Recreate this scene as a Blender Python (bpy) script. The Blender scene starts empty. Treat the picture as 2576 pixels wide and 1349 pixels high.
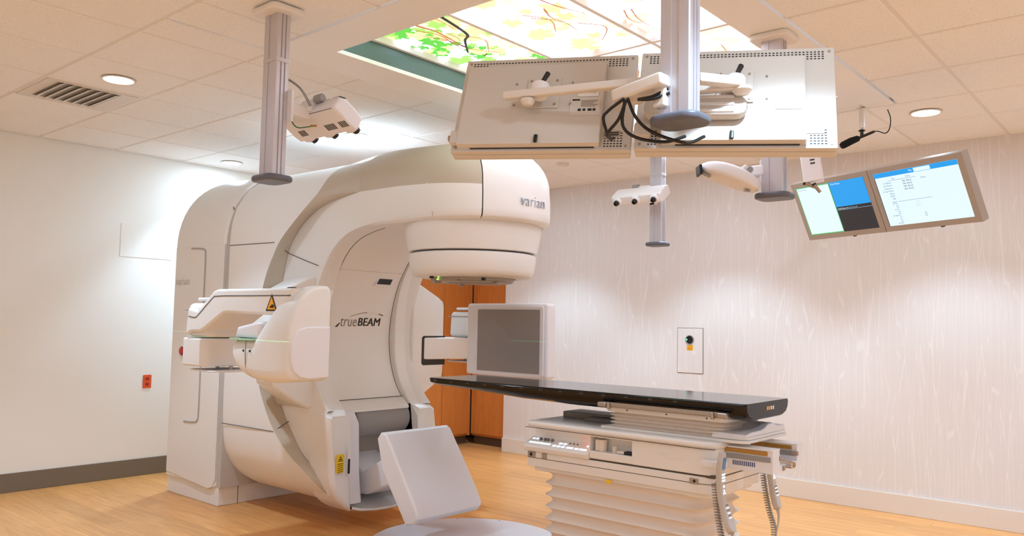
import bpy, bmesh, math, random
from mathutils import Vector, Matrix
random.seed(7)
SC = bpy.context.scene
COL = SC.collection
PI = math.pi

# ------------------------------------------------------------------ camera
FPX = 2017.3
yaw, pitch, roll = [math.radians(v) for v in (40.624, 3.9115, 1.1034)]
fw = Vector((-math.sin(yaw)*math.cos(pitch), math.cos(yaw)*math.cos(pitch), math.sin(pitch)))
rt0 = Vector((math.cos(yaw), math.sin(yaw), 0)); up0 = rt0.cross(fw)
rt = math.cos(roll)*rt0 + math.sin(roll)*up0
up = -math.sin(roll)*rt0 + math.cos(roll)*up0
cam_d = bpy.data.cameras.new('camera'); cam = bpy.data.objects.new('camera', cam_d); COL.objects.link(cam)
cam.matrix_world = Matrix(((rt.x, up.x, -fw.x, 3.6), (rt.y, up.y, -fw.y, -3.8), (rt.z, up.z, -fw.z, 1.416), (0, 0, 0, 1)))
cam_d.sensor_fit = 'HORIZONTAL'; cam_d.sensor_width = 36.0; cam_d.lens = FPX*36.0/2576.0
cam_d.clip_start = 0.05
SC.camera = cam
# ------------------------------------------------------------------ world, exposure
w = bpy.data.worlds.new('world'); SC.world = w; w.use_nodes = True
w.node_tree.nodes['Background'].inputs[0].default_value = (0.9, 0.92, 1.0, 1)
w.node_tree.nodes['Background'].inputs[1].default_value = 0.02
vs = SC.view_settings
vs.view_transform = 'Standard'; vs.look = 'None'; vs.gamma = 1.0; vs.use_curve_mapping = False
vs.exposure = 0.09
SC.cycles.diffuse_bounces = 7
DOWNLIGHT_W = 96.0
DOWNLIGHT_WIDE_W = 4.3
DOWNLIGHT_COL = (0.77, 1.09, 1.40)
SKY_STRENGTH = 2.9
SKY_COL = (0.85, 1.0, 1.34)
CEIL = 2.87

# ------------------------------------------------------------------ helpers
def s2l(c):
    return tuple((v/12.92 if v <= 0.04045 else ((v+0.055)/1.055)**2.4) for v in c)
def rgb(r, g, b): return s2l((r/255.0, g/255.0, b/255.0))
MATS = {}
def mat(name, col, rough=0.5, metal=0.0, emit=0.0, ecol=None, coat=0.0, bump=None, spec=0.5, trans=0.0):
    if name in MATS: return MATS[name]
    m = bpy.data.materials.new(name); m.use_nodes = True
    nt = m.node_tree; b = nt.nodes['Principled BSDF']
    b.inputs['Base Color'].default_value = (*col, 1)
    b.inputs['Roughness'].default_value = rough
    b.inputs['Metallic'].default_value = metal
    b.inputs['Specular IOR Level'].default_value = spec
    if coat: b.inputs['Coat Weight'].default_value = coat; b.inputs['Coat Roughness'].default_value = 0.03
    if emit:
        b.inputs['Emission Color'].default_value = (*(ecol or col), 1)
        b.inputs['Emission Strength'].default_value = emit
    if trans: b.inputs['Transmission Weight'].default_value = trans
    if bump:
        sc, st = bump
        tc = nt.nodes.new('ShaderNodeTexCoord'); n = nt.nodes.new('ShaderNodeTexNoise'); bp = nt.nodes.new('ShaderNodeBump')
        n.inputs['Scale'].default_value = sc; n.inputs['Detail'].default_value = 3
        bp.inputs['Strength'].default_value = st; bp.inputs['Distance'].default_value = 0.002
        nt.links.new(tc.outputs['Object'], n.inputs['Vector']); nt.links.new(n.outputs['Fac'], bp.inputs['Height'])
        nt.links.new(bp.outputs['Normal'], b.inputs['Normal'])
    MATS[name] = m
    return m
def nd(nt, t, **k):
    n = nt.nodes.new(t)
    for a, v in k.items(): setattr(n, a, v)
    return n

class MB:
    """collects verts and faces; several solids may be joined into one mesh"""
    def __init__(s): s.v = []; s.f = []
    def add(s, verts, faces):
        o = len(s.v); s.v += [tuple(p) for p in verts]; s.f += [tuple(i+o for i in f) for f in faces]; return s
    def bm(s, bm):
        bm.verts.index_update()
        s.add([v.co[:] for v in bm.verts], [[v.index for v in f.verts] for f in bm.faces]); bm.free(); return s
    def box(s, c, d, r=0.0, seg=3, M=None, edges=None):
        bm = bmesh.new(); bmesh.ops.create_cube(bm, size=1.0)
        for v in bm.verts: v.co = Vector((v.co.x*d[0], v.co.y*d[1], v.co.z*d[2]))
        if r > 0:
            r = min(r, 0.499*min(d)) if edges is None else r
            ed = bm.edges[:] if edges is None else [e for e in bm.edges if abs((e.verts[0].co-e.verts[1].co)['xyz'.index(edges)]) > 1e-6]
            bmesh.ops.bevel(bm, geom=ed, offset=r, segments=seg, profile=0.5, affect='EDGES')
        T = Matrix.Translation(c)
        if M is not None: T = T @ M.to_4x4()
        bmesh.ops.transform(bm, matrix=T, verts=bm.verts)
        return s.bm(bm)
    def span(s, x0, x1, y0, y1, z0, z1, r=0.0, seg=3, edges=None):
        return s.box(((x0+x1)/2, (y0+y1)/2, (z0+z1)/2), (abs(x1-x0), abs(y1-y0), abs(z1-z0)), r, seg, None, edges)
    def prism(s, pts, a0, a1, axis='y', r=0.0, seg=3, M=None):
        """2-D polygon pts extruded along axis. axis y: pts=(x,z); x: (y,z); z: (x,y)"""
        def P(p, a): return {'y': (p[0], a, p[1]), 'x': (a, p[0], p[1]), 'z': (p[0], p[1], a)}[axis]
        bm = bmesh.new()
        A = [bm.verts.new(P(p, a0)) for p in pts]; B = [bm.verts.new(P(p, a1)) for p in pts]
        n = len(pts); bm.faces.new(A); bm.faces.new(B[::-1])
        for i in range(n): bm.faces.new((A[i], B[i], B[(i+1) % n], A[(i+1) % n]))
        bmesh.ops.recalc_face_normals(bm, faces=bm.faces)
        if r > 0:
            cap = [e for e in bm.edges if (e.verts[0] in A and e.verts[1] in A) or (e.verts[0] in B and e.verts[1] in B)]
            bmesh.ops.bevel(bm, geom=cap, offset=r, segments=seg, profile=0.5, affect='EDGES', clamp_overlap=True)
        if M is not None: bmesh.ops.transform(bm, matrix=M, verts=bm.verts)
        return s.bm(bm)
    def grid(s, rows, closed=False, cap=False):
        """rows: list of equal-length point lists"""
        n = len(rows[0]); vs_ = [p for r in rows for p in r]; fs = []
        for i in range(len(rows)-1):
            for j in range(n if closed else n-1):
                k = (j+1) % n
                fs.append((i*n+j, i*n+k, (i+1)*n+k, (i+1)*n+j))
        if cap:
            fs.append(tuple(range(n))[::-1]); fs.append(tuple((len(rows)-1)*n+j for j in range(n)))
        return s.add(vs_, fs)
    def lathe(s, prof, c=(0, 0, 0), n=48, axis='z', M=None):
        """prof list of (r, h)"""
        rows = []
        for r, h in prof:
            row = []
            for i in range(n):
                a = 2*PI*i/n; x, y = r*math.cos(a), r*math.sin(a)
                p = {'z': (x, y, h), 'x': (h, x, y), 'y': (x, h, y)}[axis]
                p = Vector(p)
                if M is not None: p = M @ p
                row.append(tuple(p+Vector(c)))
            rows.append(row)
        return s.grid(rows, closed=True, cap=True)
    def tube(s, path, r, n=10, closed=False):
        path = [Vector(p) for p in path]; rows = []; N = None
        for i, p in enumerate(path):
            t = (path[min(i+1, len(path)-1)]-path[max(i-1, 0)]).normalized()
            if N is None:
                N = t.orthogonal().normalized()
            else:
                N = (N - t*N.dot(t)); N = N.normalized() if N.length > 1e-6 else t.orthogonal().normalized()
            Bn = t.cross(N); rr = r[i] if isinstance(r, (list, tuple)) else r
            rows.append([tuple(p+rr*(math.cos(2*PI*k/n)*N+math.sin(2*PI*k/n)*Bn)) for k in range(n)])
        return s.grid(rows, closed=True, cap=True)
    def xf(s, M):
        s.v = [tuple(M @ Vector(p)) for p in s.v]; return s

def world_m(o):
    m = o.matrix_basis.copy()
    if o.parent is not None: m = world_m(o.parent) @ o.matrix_parent_inverse @ m
    return m
def obj(name, mb, m, parent=None, local=False, smooth=True, angle=40, kind=None, label=None, wn=True):
    me = bpy.data.meshes.new(name); me.from_pydata(mb.v, [], mb.f); me.validate(); me.update()
    bm = bmesh.new(); bm.from_mesh(me); bmesh.ops.recalc_face_normals(bm, faces=bm.faces); bm.to_mesh(me); bm.free()
    if smooth:
        for p in me.polygons: p.use_smooth = True
        me.set_sharp_from_angle(angle=math.radians(angle))
    for mm in (m if isinstance(m, (list, tuple)) else [m]): me.materials.append(mm)
    o = bpy.data.objects.new(name, me); COL.objects.link(o)
    if parent is not None:
        o.parent = parent
        if not local: o.matrix_parent_inverse = world_m(parent).inverted()
    if smooth and wn:
        md = o.modifiers.new('normals', 'WEIGHTED_NORMAL'); md.keep_sharp = True
    if kind: o['kind'] = kind
    if label: o['label'] = label
    return o
def tag(o, label, cat, group=None):
    o['label'] = label; o['category'] = cat
    if group: o['group'] = group
    return o
def thing(name, label, cat, loc=(0, 0, 0), M=None, group=None):
    o = bpy.data.objects.new(name, None); COL.objects.link(o); o.empty_display_size = 0.1
    if M is not None: o.matrix_basis = Matrix.Translation(loc) @ M.to_4x4()
    else: o.location = loc
    return tag(o, label, cat, group)
def copy_tree(o, parent=None):
    c = o.copy(); COL.objects.link(c); c.parent = parent
    for ch in list(o.children): copy_tree(ch, c)
    return c
def text_mb(txt, size, depth=0.001, shear=0.0, spacing=1.0, offset=0.0, align='CENTER', xs=1.0):
    cu = bpy.data.curves.new('txt', 'FONT'); cu.body = txt; cu.size = size; cu.extrude = depth; cu.shear = shear
    cu.space_character = spacing; cu.offset = offset; cu.align_x = align; cu.align_y = 'CENTER'; cu.resolution_u = 3
    o = bpy.data.objects.new('txt', cu); COL.objects.link(o)
    bpy.context.view_layer.update()
    dg = bpy.context.evaluated_depsgraph_get(); me = bpy.data.meshes.new_from_object(o.evaluated_get(dg))
    mb = MB(); mb.add([(v.co.x*xs, v.co.y, v.co.z) for v in me.vertices], [list(p.vertices) for p in me.polygons])
    bpy.data.objects.remove(o); bpy.data.curves.remove(cu); bpy.data.meshes.remove(me)
    return mb
def frame(o, xa, ya):
    xa = Vector(xa).normalized(); ya = Vector(ya).normalized(); za = xa.cross(ya)
    return Matrix(((xa.x, ya.x, za.x, o[0]), (xa.y, ya.y, za.y, o[1]), (xa.z, ya.z, za.z, o[2]), (0, 0, 0, 1)))
def cr(pts, k=6):
    """Catmull-Rom through points"""
    pts = [Vector(p) for p in pts]; out = []
    for i in range(len(pts)-1):
        a = pts[i-1] if i else pts[0]*2-pts[1]; b = pts[i]; c = pts[i+1]; d = pts[i+2] if i+2 < len(pts) else pts[-1]*2-pts[-2]
        for j in range(k):
            t = j/k
            out.append(0.5*((2*b)+(c-a)*t+(2*a-5*b+4*c-d)*t*t+(3*b-a-3*c+d)*t**3))
    out.append(pts[-1]); return out
def rrect(w, h, r, n=5):
    out = []
    for cx, cy, a0 in ((w/2-r, h/2-r, 0), (-w/2+r, h/2-r, 90), (-w/2+r, -h/2+r, 180), (w/2-r, -h/2+r, 270)):
        for i in range(n+1):
            a = math.radians(a0+90*i/n); out.append((cx+r*math.cos(a), cy+r*math.sin(a)))
    return out
def Rz(d): return Matrix.Rotation(math.radians(d), 4, 'Z')
def Rx(d): return Matrix.Rotation(math.radians(d), 4, 'X')
def Ry(d): return Matrix.Rotation(math.radians(d), 4, 'Y')

# ------------------------------------------------------------------ materials
WHITE = mat('machine_white', rgb(236, 234, 231), 0.38, bump=(900, 0.02))
CREAM = mat('machine_beige', rgb(192, 179, 160), 0.42, bump=(900, 0.02))
PALE = mat('machine_pale_grey', rgb(234, 233, 237), 0.4)
GREY = mat('mid_grey', rgb(150, 148, 146), 0.45)
DARK = mat('dark_gap', rgb(45, 42, 40), 0.6)
BLACK = mat('black_plastic', rgb(18, 18, 19), 0.4)
ALU = mat('aluminium', rgb(205, 202, 208), 0.38, 0.55)
STEEL = mat('steel', rgb(176, 166, 154), 0.28, 0.85)
CAPG = mat('slate_cap', rgb(96, 98, 108), 0.45)
SILVER = mat('silver_letter', rgb(176, 180, 196), 0.3, 0.6)
MONB = mat('monitor_back', rgb(208, 200, 190), 0.45, bump=(700, 0.05))
SEAM = mat('seam_line', rgb(92, 84, 76), 0.7)
PAINT_L = mat('wall_paint_white', rgb(240, 238, 232), 0.6, bump=(300, 0.05))
BASE_L = mat('vinyl_base_brown', rgb(120, 108, 92), 0.5)
BASE_R = mat('base_white', rgb(226, 214, 200), 0.5)
SOFFIT = mat('soffit_white', rgb(243, 242, 240), 0.5)
TBAR = mat('ceiling_tbar', rgb(230, 224, 216), 0.5)
RED = mat('red_button', rgb(190, 40, 35), 0.35)
ORANGE = mat('orange_plate', rgb(226, 84, 30), 0.4)
ORANGED = mat('orange_dark', rgb(170, 40, 20), 0.4)
YELLOW = mat('label_yellow', rgb(245, 205, 20), 0.5)
AMBER = mat('label_amber', rgb(250, 176, 20), 0.5)
LABELW = mat('label_white', rgb(235, 230, 226), 0.5)
PRINT = mat('print_black', rgb(30, 26, 22), 0.6)
PRINTG = mat('print_grey', rgb(120, 110, 102), 0.6)
TEAL = mat('recess_teal_reflection', rgb(88, 110, 108), 0.35)  # teal reflection of the leaf panels put into the base colour
KEYLIT = mat('lit_key', rgb(220, 235, 255), 0.4, emit=0.85, ecol=(0.62, 0.80, 1.0))
REDLIT = mat('lit_red', rgb(255, 80, 40), 0.4, emit=3.0, ecol=(1.0, 0.22, 0.08))
GREENLED = mat('led_green', rgb(120, 255, 60), 0.4, emit=2.5, ecol=(0.35, 1.0, 0.1))
RUBBER = mat('bellows_cream', rgb(232, 222, 212), 0.6)

def m_ceiling():
    m = mat('ceiling_tile', rgb(226, 216, 202), 0.85); nt = m.node_tree; b = nt.nodes['Principled BSDF']
    tc = nd(nt, 'ShaderNodeTexCoord'); g = nd(nt, 'ShaderNodeNewGeometry')
    n = nd(nt, 'ShaderNodeTexNoise'); n.inputs['Scale'].default_value = 150; n.inputs['Detail'].default_value = 2
    r = nd(nt, 'ShaderNodeValToRGB'); r.color_ramp.elements[0].position = 0.30; r.color_ramp.elements[1].position = 0.40
    r.color_ramp.elements[0].color = (*rgb(218, 210, 202), 1); r.color_ramp.elements[1].color = (*rgb(243, 241, 238), 1)
    bp = nd(nt, 'ShaderNodeBump'); bp.inputs['Strength'].default_value = 0.25; bp.inputs['Distance'].default_value = 0.002
    nt.links.new(g.outputs['Position'], n.inputs['Vector']); nt.links.new(n.outputs['Fac'], r.inputs['Fac'])
    nt.links.new(r.outputs['Color'], b.inputs['Base Color']); nt.links.new(r.outputs['Color'], bp.inputs['Height']); nt.links.new(bp.outputs['Normal'], b.inputs['Normal'])
    return m
CTILE = m_ceiling()
def m_wood(name, c1, c2, scale=(0.9, 14, 14), rough=0.35, rnd=0.12, axis=None):
    m = mat(name, c1, rough); nt = m.node_tree; b = nt.nodes['Principled BSDF']
    g = nd(nt, 'ShaderNodeNewGeometry'); oi = nd(nt, 'ShaderNodeObjectInfo')
    mp = nd(nt, 'ShaderNodeMapping'); mp.inputs['Scale'].default_value = scale
    off = nd(nt, 'ShaderNodeVectorMath', operation='SCALE'); off.inputs[3].default_value = 1.0
    mu = nd(nt, 'ShaderNodeMath', operation='MULTIPLY'); mu.inputs[1].default_value = 37.0
    cmb = nd(nt, 'ShaderNodeCombineXYZ'); ad = nd(nt, 'ShaderNodeVectorMath', operation='ADD')
    nt.links.new(oi.outputs['Random'], mu.inputs[0])
    for i in range(3): nt.links.new(mu.outputs[0], cmb.inputs[i])
    nt.links.new(g.outputs['Position'], mp.inputs['Vector']); nt.links.new(mp.outputs['Vector'], ad.inputs[0]); nt.links.new(cmb.outputs[0], ad.inputs[1])
    n = nd(nt, 'ShaderNodeTexNoise'); n.inputs['Scale'].default_value = 1.6; n.inputs['Detail'].default_value = 6; n.inputs['Distortion'].default_value = 1.2
    n.inputs['Roughness'].default_value = 0.6
    nt.links.new(ad.outputs[0], n.inputs['Vector'])
    r = nd(nt, 'ShaderNodeValToRGB'); r.color_ramp.elements[0].position = 0.28; r.color_ramp.elements[1].position = 0.72
    r.color_ramp.elements[0].color = (*c2, 1); r.color_ramp.elements[1].color = (*c1, 1)
    nt.links.new(n.outputs['Fac'], r.inputs['Fac'])
    hs = nd(nt, 'ShaderNodeHueSaturation'); mr = nd(nt, 'ShaderNodeMapRange'); mr.inputs[3].default_value = 1-rnd; mr.inputs[4].default_value = 1+rnd
    nt.links.new(oi.outputs['Random'], mr.inputs[0]); nt.links.new(mr.outputs[0], hs.inputs['Value']); nt.links.new(r.outputs['Color'], hs.inputs['Color'])
    nt.links.new(hs.outputs['Color'], b.inputs['Base Color'])
    return m
FLOORW = m_wood('oak_floor', rgb(234, 174, 108), rgb(204, 140, 76), (1.3, 16, 16), 0.33, 0.10)
CABW = m_wood('cabinet_maple', rgb(214, 136, 66), rgb(196, 116, 50), (22, 22, 1.5), 0.4, 0.03)
CABD = mat('toe_kick', rgb(92, 74, 58), 0.5)
def m_paper():
    m = mat('wallpaper_branches', rgb(222, 208, 196), 0.7); nt = m.node_tree; b = nt.nodes['Principled BSDF']
    g = nd(nt, 'ShaderNodeNewGeometry')
    last = None
    for sx, sz, w0, w1 in ((20.0, 0.85, 0.008, 0.024), (34.0, 1.2, 0.008, 0.030)):
        mp = nd(nt, 'ShaderNodeMapping'); mp.inputs['Scale'].default_value = (sx, 0.0, sz)
        v = nd(nt, 'ShaderNodeTexVoronoi', feature='DISTANCE_TO_EDGE', voronoi_dimensions='3D'); v.inputs['Scale'].default_value = 1.0; v.inputs['Randomness'].default_value = 0.85
        r = nd(nt, 'ShaderNodeMapRange'); r.inputs[1].default_value = w0; r.inputs[2].default_value = w1; r.inputs[3].default_value = 1; r.inputs[4].default_value = 0
        nt.links.new(g.outputs['Position'], mp.inputs['Vector']); nt.links.new(mp.outputs[0], v.inputs['Vector']); nt.links.new(v.outputs['Distance'], r.inputs[0])
        if last is None: last = r.outputs[0]
        else:
            mx = nd(nt, 'ShaderNodeMath', operation='MAXIMUM'); h = nd(nt, 'ShaderNodeMath', operation='MULTIPLY'); h.inputs[1].default_value = 0.7
            nt.links.new(r.outputs[0], h.inputs[0]); nt.links.new(last, mx.inputs[0]); nt.links.new(h.outputs[0], mx.inputs[1]); last = mx.outputs[0]
    mix = nd(nt, 'ShaderNodeMix', data_type='RGBA'); mix.inputs['A'].default_value = (*rgb(224, 216, 211), 1); mix.inputs['B'].default_value = (*rgb(232, 226, 222), 1)
    nt.links.new(last, mix.inputs['Factor']); nt.links.new(mix.outputs['Result'], b.inputs['Base Color'])
    return m
PAPER = m_paper()

# ------------------------------------------------------------------ room shell
X0, X1, Y0, Y1 = -3.6, 5.2, -5.2, 2.955
def struct(name, mb, m, parent=None, **k):
    o = obj(name, mb, m, parent, **k)
    if parent is None: o['kind'] = 'structure'
    return o
PW, PL = 0.152, 1.22
floor = struct('floor', MB().span(X0, X1, Y0, 3.7, -0.08, -0.006), mat('floor_joint', rgb(120, 80, 45), 0.7), smooth=False)
pl_mb = MB().box((0, 0, -0.003), (PL-0.0008, PW-0.0008, 0.006), 0.0006, 1)
plank0 = None; row = 0; rest_mb = MB()
y = Y0+PW/2
while y < 3.7:
    x = X0 - (row*0.43 % 1.0)*PL + PL/2
    while x - PL/2 < X1:
        a, b = max(x-PL/2, X0), min(x+PL/2, X1)
        # only where the room is open to view
        if b-a > 0.02 and not (y > 2.98 and a > -2.0) and not (b < -2.9 and y > 3.2):
            if y < -1.7 or (x > 2.6 and y < 0):
                rest_mb.box(((a+b)/2, y, -0.003), (b-a-0.0008, PW-0.0008, 0.006))
            elif b-a > PL-1e-4:
                if plank0 is None:
                    plank0 = obj('plank', pl_mb, FLOORW, floor, smooth=False); o = plank0
                else:
                    o = plank0.copy(); COL.objects.link(o)
                o.location = (x, y, 0)
            else:
                o = obj('plank', MB().box(((a+b)/2, y, -0.003), (b-a-0.0008, PW-0.0008, 0.006)), FLOORW, floor, smooth=False)
        x += PL
    y += PW; row += 1
obj('plank_field', rest_mb, FLOORW, floor, smooth=False, kind='stuff')

wall_left = struct('wall_left', MB().span(X0-0.1, X0, Y0, 3.8, 0, CEIL+0.05), PAINT_L, smooth=False)
wall_right = struct('wall_right', MB().span(-2.28, X1, Y1, Y1+0.12, 0, CEIL+0.05), PAPER, smooth=False)
struct('wall_back', MB().span(X0, X1, Y0-0.1, Y0, 0, CEIL+0.05), PAINT_L, smooth=False)
struct('wall_far', MB().span(X1, X1+0.1, Y0, Y1+0.1, 0, CEIL+0.05), PAINT_L, smooth=False)
struct('wall_alcove', MB().span(X0, -2.2, 3.7, 3.8, 0, CEIL+0.05), PAINT_L, smooth=False)
struct('baseboard_left', MB().span(X0, X0+0.012, Y0, 2.2, 0, 0.15, 0.004, 2), BASE_L)
struct('baseboard_right', MB().span(-2.285, X1, Y1-0.016, Y1, 0, 0.152, 0.004, 2), BASE_R)
# recessed access panel on left wall
obj('access_panel', MB().span(X0, X0+0.004, -0.71, -0.24, 1.935, 2.23, 0.001, 1), PAINT_L, wall_left)

# ceiling: T-bar grid with lay-in tiles
T = 0.6096
GX0, GY0 = 0.14, -2.02
gxs = [GX0 + T*i for i in range(-6, 9)]; gxs = [g for g in gxs if X0 < g < X1]
gys = [GY0 + T*i for i in range(-5, 10)]; gys = [g for g in gys if Y0 < g < 3.7]
SKX0, SKX1, SKY0, SKY1 = -0.19, 2.16, -1.46, 1.49
g_mb = MB()
for g in gxs:
    g_mb.span(g-0.012, g+0.012, Y0, SKY0 if SKX0 < g < SKX1 else 3.7, CEIL, CEIL+0.02)
    if SKX0 < g < SKX1: g_mb.span(g-0.012, g+0.012, SKY1, 3.7, CEIL, CEIL+0.02)
for g in gys:
    if SKY0 < g < SKY1:
        g_mb.span(X0, SKX0, g-0.012, g+0.012, CEIL+0.0006, CEIL+0.02); g_mb.span(SKX1, X1, g-0.012, g+0.012, CEIL+0.0006, CEIL+0.02)
    else: g_mb.span(X0, X1, g-0.012, g+0.012, CEIL+0.0006, CEIL+0.02)
ceiling = struct('ceiling', g_mb, TBAR, smooth=False)
obj('plenum', MB().span(X0-0.1, X1+0.1, Y0-0.1, 3.8, 3.25, 3.3), TBAR, ceiling, smooth=False)
lines_x = [X0]+gxs+[X1]; lines_y = [Y0]+gys+[3.7]
tile0 = None
SUBS = []
for i in range(len(lines_x)-1):
    for j in range(len(lines_y)-1):
        a, b, c, d = lines_x[i], lines_x[i+1], lines_y[j], lines_y[j+1]
        rects = [(a, b, c, d)]
        if a < SKX1 and b > SKX0 and c < SKY1 and d > SKY0:      # clip against the skylight frame
            rects = []
            if a < SKX0: rects.append((a, SKX0, c, d))
            if b > SKX1: rects.append((SKX1, b, c, d))
            aa, bb = max(a, SKX0), min(b, SKX1)
            if c < SKY0: rects.append((aa, bb, c, SKY0))
            if d > SKY1: rects.append((aa, bb, SKY1, d))
        for (p, q, r_, s_) in rects:
            if q-p < 0.03 or s_-r_ < 0.03: continue
            full = abs(q-p-T) < 1e-3 and abs(s_-r_-T) < 1e-3
            if full and tile0 is not None:
                o = tile0.copy(); COL.objects.link(o); o.location = ((p+q)/2, (r_+s_)/2, 0)
            else:
                mb = MB().box((0, 0, CEIL+0.006), (q-p-0.02, s_-r_-0.02, 0.022), 0.004, 1)
                o = obj('ceiling_tile', mb, CTILE, ceiling, smooth=False); o.location = ((p+q)/2, (r_+s_)/2, 0)
                if full: tile0 = o

# ------------------------------------------------------------------ luminous skylight panels with leaf print
sky = thing('luminous_ceiling', 'backlit leaf canopy picture ceiling set in a white soffit frame', 'ceiling light', (0.985, 0.01, CEIL))
OX0, OX1, OY0, OY1, ZP = 0.10, 1.93, -1.21, 1.23, 3.0
for (a, b, c, d) in ((SKX0, OX0, SKY0, SKY1), (OX1, SKX1, SKY0, SKY1), (OX0, OX1, SKY0, OY0), (OX0, OX1, OY1, SKY1)):
    obj('soffit_board', MB().span(a, b, c, d, CEIL-0.012, CEIL+0.01), SOFFIT, sky, smooth=False)
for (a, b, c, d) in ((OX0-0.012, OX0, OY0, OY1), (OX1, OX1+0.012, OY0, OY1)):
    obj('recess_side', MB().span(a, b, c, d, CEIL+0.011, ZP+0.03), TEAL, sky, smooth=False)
for (a, b, c, d) in ((OX0, OX1, OY0-0.012, OY0), (OX0, OX1, OY1, OY1+0.012)):
    obj('recess_side', MB().span(a, b, c, d, CEIL+0.011, ZP+0.03), SOFFIT, sky, smooth=False)
tb = MB()
for gx in (OX0+0.012, 0.715, 1.325, OX1-0.012):
    obj('grid_bar', MB().prism([(gx-0.012, ZP-0.012), (gx+0.012, ZP-0.012), (gx+0.028, ZP+0.02), (gx+0.028, ZP+0.035), (gx-0.028, ZP+0.035), (gx-0.028, ZP+0.02)], OY0, OY1, 'y'), SOFFIT, sky, smooth=False)
obj('grid_bar', MB().prism([(-.002, ZP-.0125), (.022, ZP-.0125), (.038, ZP+.02), (.038, ZP+.035), (-.018, ZP+.035), (-.018, ZP+.02)], OX0, OX1, 'x'), SOFFIT, sky, smooth=False)
PANEL = mat('panel_glow', (0.9, 0.9, 0.9), 0.4, emit=SKY_STRENGTH, ecol=SKY_COL)
def m_leaf(name, col, e): return mat(name, col, 0.5, emit=e, ecol=col)
LG1 = m_leaf('leaf_green', (0.10, 0.52, 0.06), 1.0); LG2 = m_leaf('leaf_bright_green', (0.30, 0.74, 0.13), 1.1); LG3 = m_leaf('leaf_yellow_green', (0.70, 0.92, 0.34), 1.15)
LP1 = m_leaf('leaf_peach', (1.0, 0.62, 0.36), 1.02); LP2 = m_leaf('leaf_pale', (1.0, 0.80, 0.58), 1.08); BR = m_leaf('branch_brown', (0.42, 0.17, 0.08), 0.8); BK = m_leaf('branch_dark', (0.04, 0.035, 0.04), 0.5)
def leaf_outline(sz, rng):
    """maple-like five-lobed outline"""
    pts = []
    lobes = [(-130, .62), (-62, .9), (0, 1.12), (62, .9), (130, .62)]
    seq = [(180, .16)]
    for k, (a, l) in enumerate(lobes):
        seq += [(a-19, l*.74), (a-9, l*.80), (a-4, l*.92), (a, l), (a+4, l*.92), (a+9, l*.80), (a+19, l*.74)]
        if k < 4: seq.append(((a+lobes[k+1][0])/2, .52))
    for a, l in seq:
        l *= sz*(1+rng.uniform(-.08, .08)); pts.append((l*math.sin(math.radians(a)), l*math.cos(math.radians(a))))
    return pts
zl = [0]
for pi, px in enumerate((OX0+0.028, 0.726, 1.336)):
    for pj, (py0, py1) in enumerate(((OY0, -0.006), (0.026, OY1))):
        qx0, qx1 = px, px+0.56
        pan = obj('light_panel', MB().span(qx0-0.01, qx1+0.015, py0+0.005, py1-0.005, ZP+0.02, ZP+0.026), PANEL, sky, smooth=False)
        rng = random.Random(pi*10+pj+3)
        groups = {}
        nleaf = 120 if (pi == 0 and pj == 0) else (80 if pi == 0 else 46)
        for k in range(nleaf):
            cx, cy = rng.uniform(qx0, qx1), rng.uniform(py0+0.04, py1-0.04)
            a = rng.uniform(0, 2*PI); sz = rng.uniform(.04, .105)
            if pi == 0:
                g = rng.random() - (0.35 if cx < qx0+0.28 else -0.05)
                mm = LG1 if g < .15 else LG2 if g < .42 else LG3 if g < .72 else LP1 if g < .85 else LP2
            else:
                g = rng.random(); mm = LG3 if g < .08 else LP1 if g < .3 else LP2
                if pi == 2: mm = LP2
            mb = groups.setdefault(mm.name, (mm, MB()))[1]
            zl[0] += 1; z = ZP+0.0195 - (zl[0] % 400)*0.00001
            pts = [(cx+x_*math.cos(a)-y_*math.sin(a), cy+x_*math.sin(a)+y_*math.cos(a)) for x_, y_ in leaf_outline(sz, rng)]
            pts = [(min(max(x_, qx0-0.009), qx1+0.014), min(max(y_, py0+0.006), py1-0.006)) for x_, y_ in pts]
            n = len(pts); vv = [(cx, cy, z)]+[(x_, y_, z) for x_, y_ in pts]
            mb.add(vv, [(0, 1+i, 1+(i+1) % n) for i in range(n)])
        for nm, (mm, mb) in groups.items():
            obj('leaf_print', mb, mm, pan, smooth=False, kind='stuff')
        bmb = MB(); bk = MB()
        def twig(mb, path, w0):
            path = cr(path, 5); L = []; R = []
            for i, p in enumerate(path):
                t = (path[min(i+1, len(path)-1)]-path[max(i-1, 0)]).normalized(); nn = Vector((-t.y, t.x, 0)); ww = w0*(1-.6*i/len(path))
                L.append(tuple(p+nn*ww)); R.append(tuple(p-nn*ww))
            mb.grid([L, R])
        zt = ZP+0.0145
        if pi == 0 and pj == 0:
            twig(bk, [(.66, -1.16, zt), (.60, -.86, zt), (.545, -.66, zt), (.47, -.60, zt), (.34, -.44, zt)], .014)
            twig(bk, [(.40, -.52, zt), (.40, -.62, zt), (.36, -.70, zt)], .005); twig(bk, [(.34, -.44, zt), (.36, -.40, zt)], .005); twig(bk, [(.38, -.34, zt), (.42, -.36, zt)], .006)
            twig(bmb, [(.42, -1.14, zt), (.42, -.92, zt), (.44, -.80, zt), (.41, -.62, zt)], .013)
            twig(bk, [(.46, -.82, zt), (.47, -.68, zt), (.44, -.6, zt)], .003)
        for k in range(5):
            cx, cy = rng.uniform(qx0+.05, qx1-.1), rng.uniform(py0+.1, py1-.4)
            twig(bmb, [(cx, cy, zt), (cx+rng.uniform(-.05, .1), cy+.14, zt), (min(cx+rng.uniform(-.05, .1), qx1), cy+.3, zt)], .003+.004*rng.random())
        obj('branch_print', bmb, BR, pan, smooth=False, kind='stuff')
        if bk.v: obj('branch_print', bk, BK, pan, smooth=False, kind='stuff')

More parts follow.
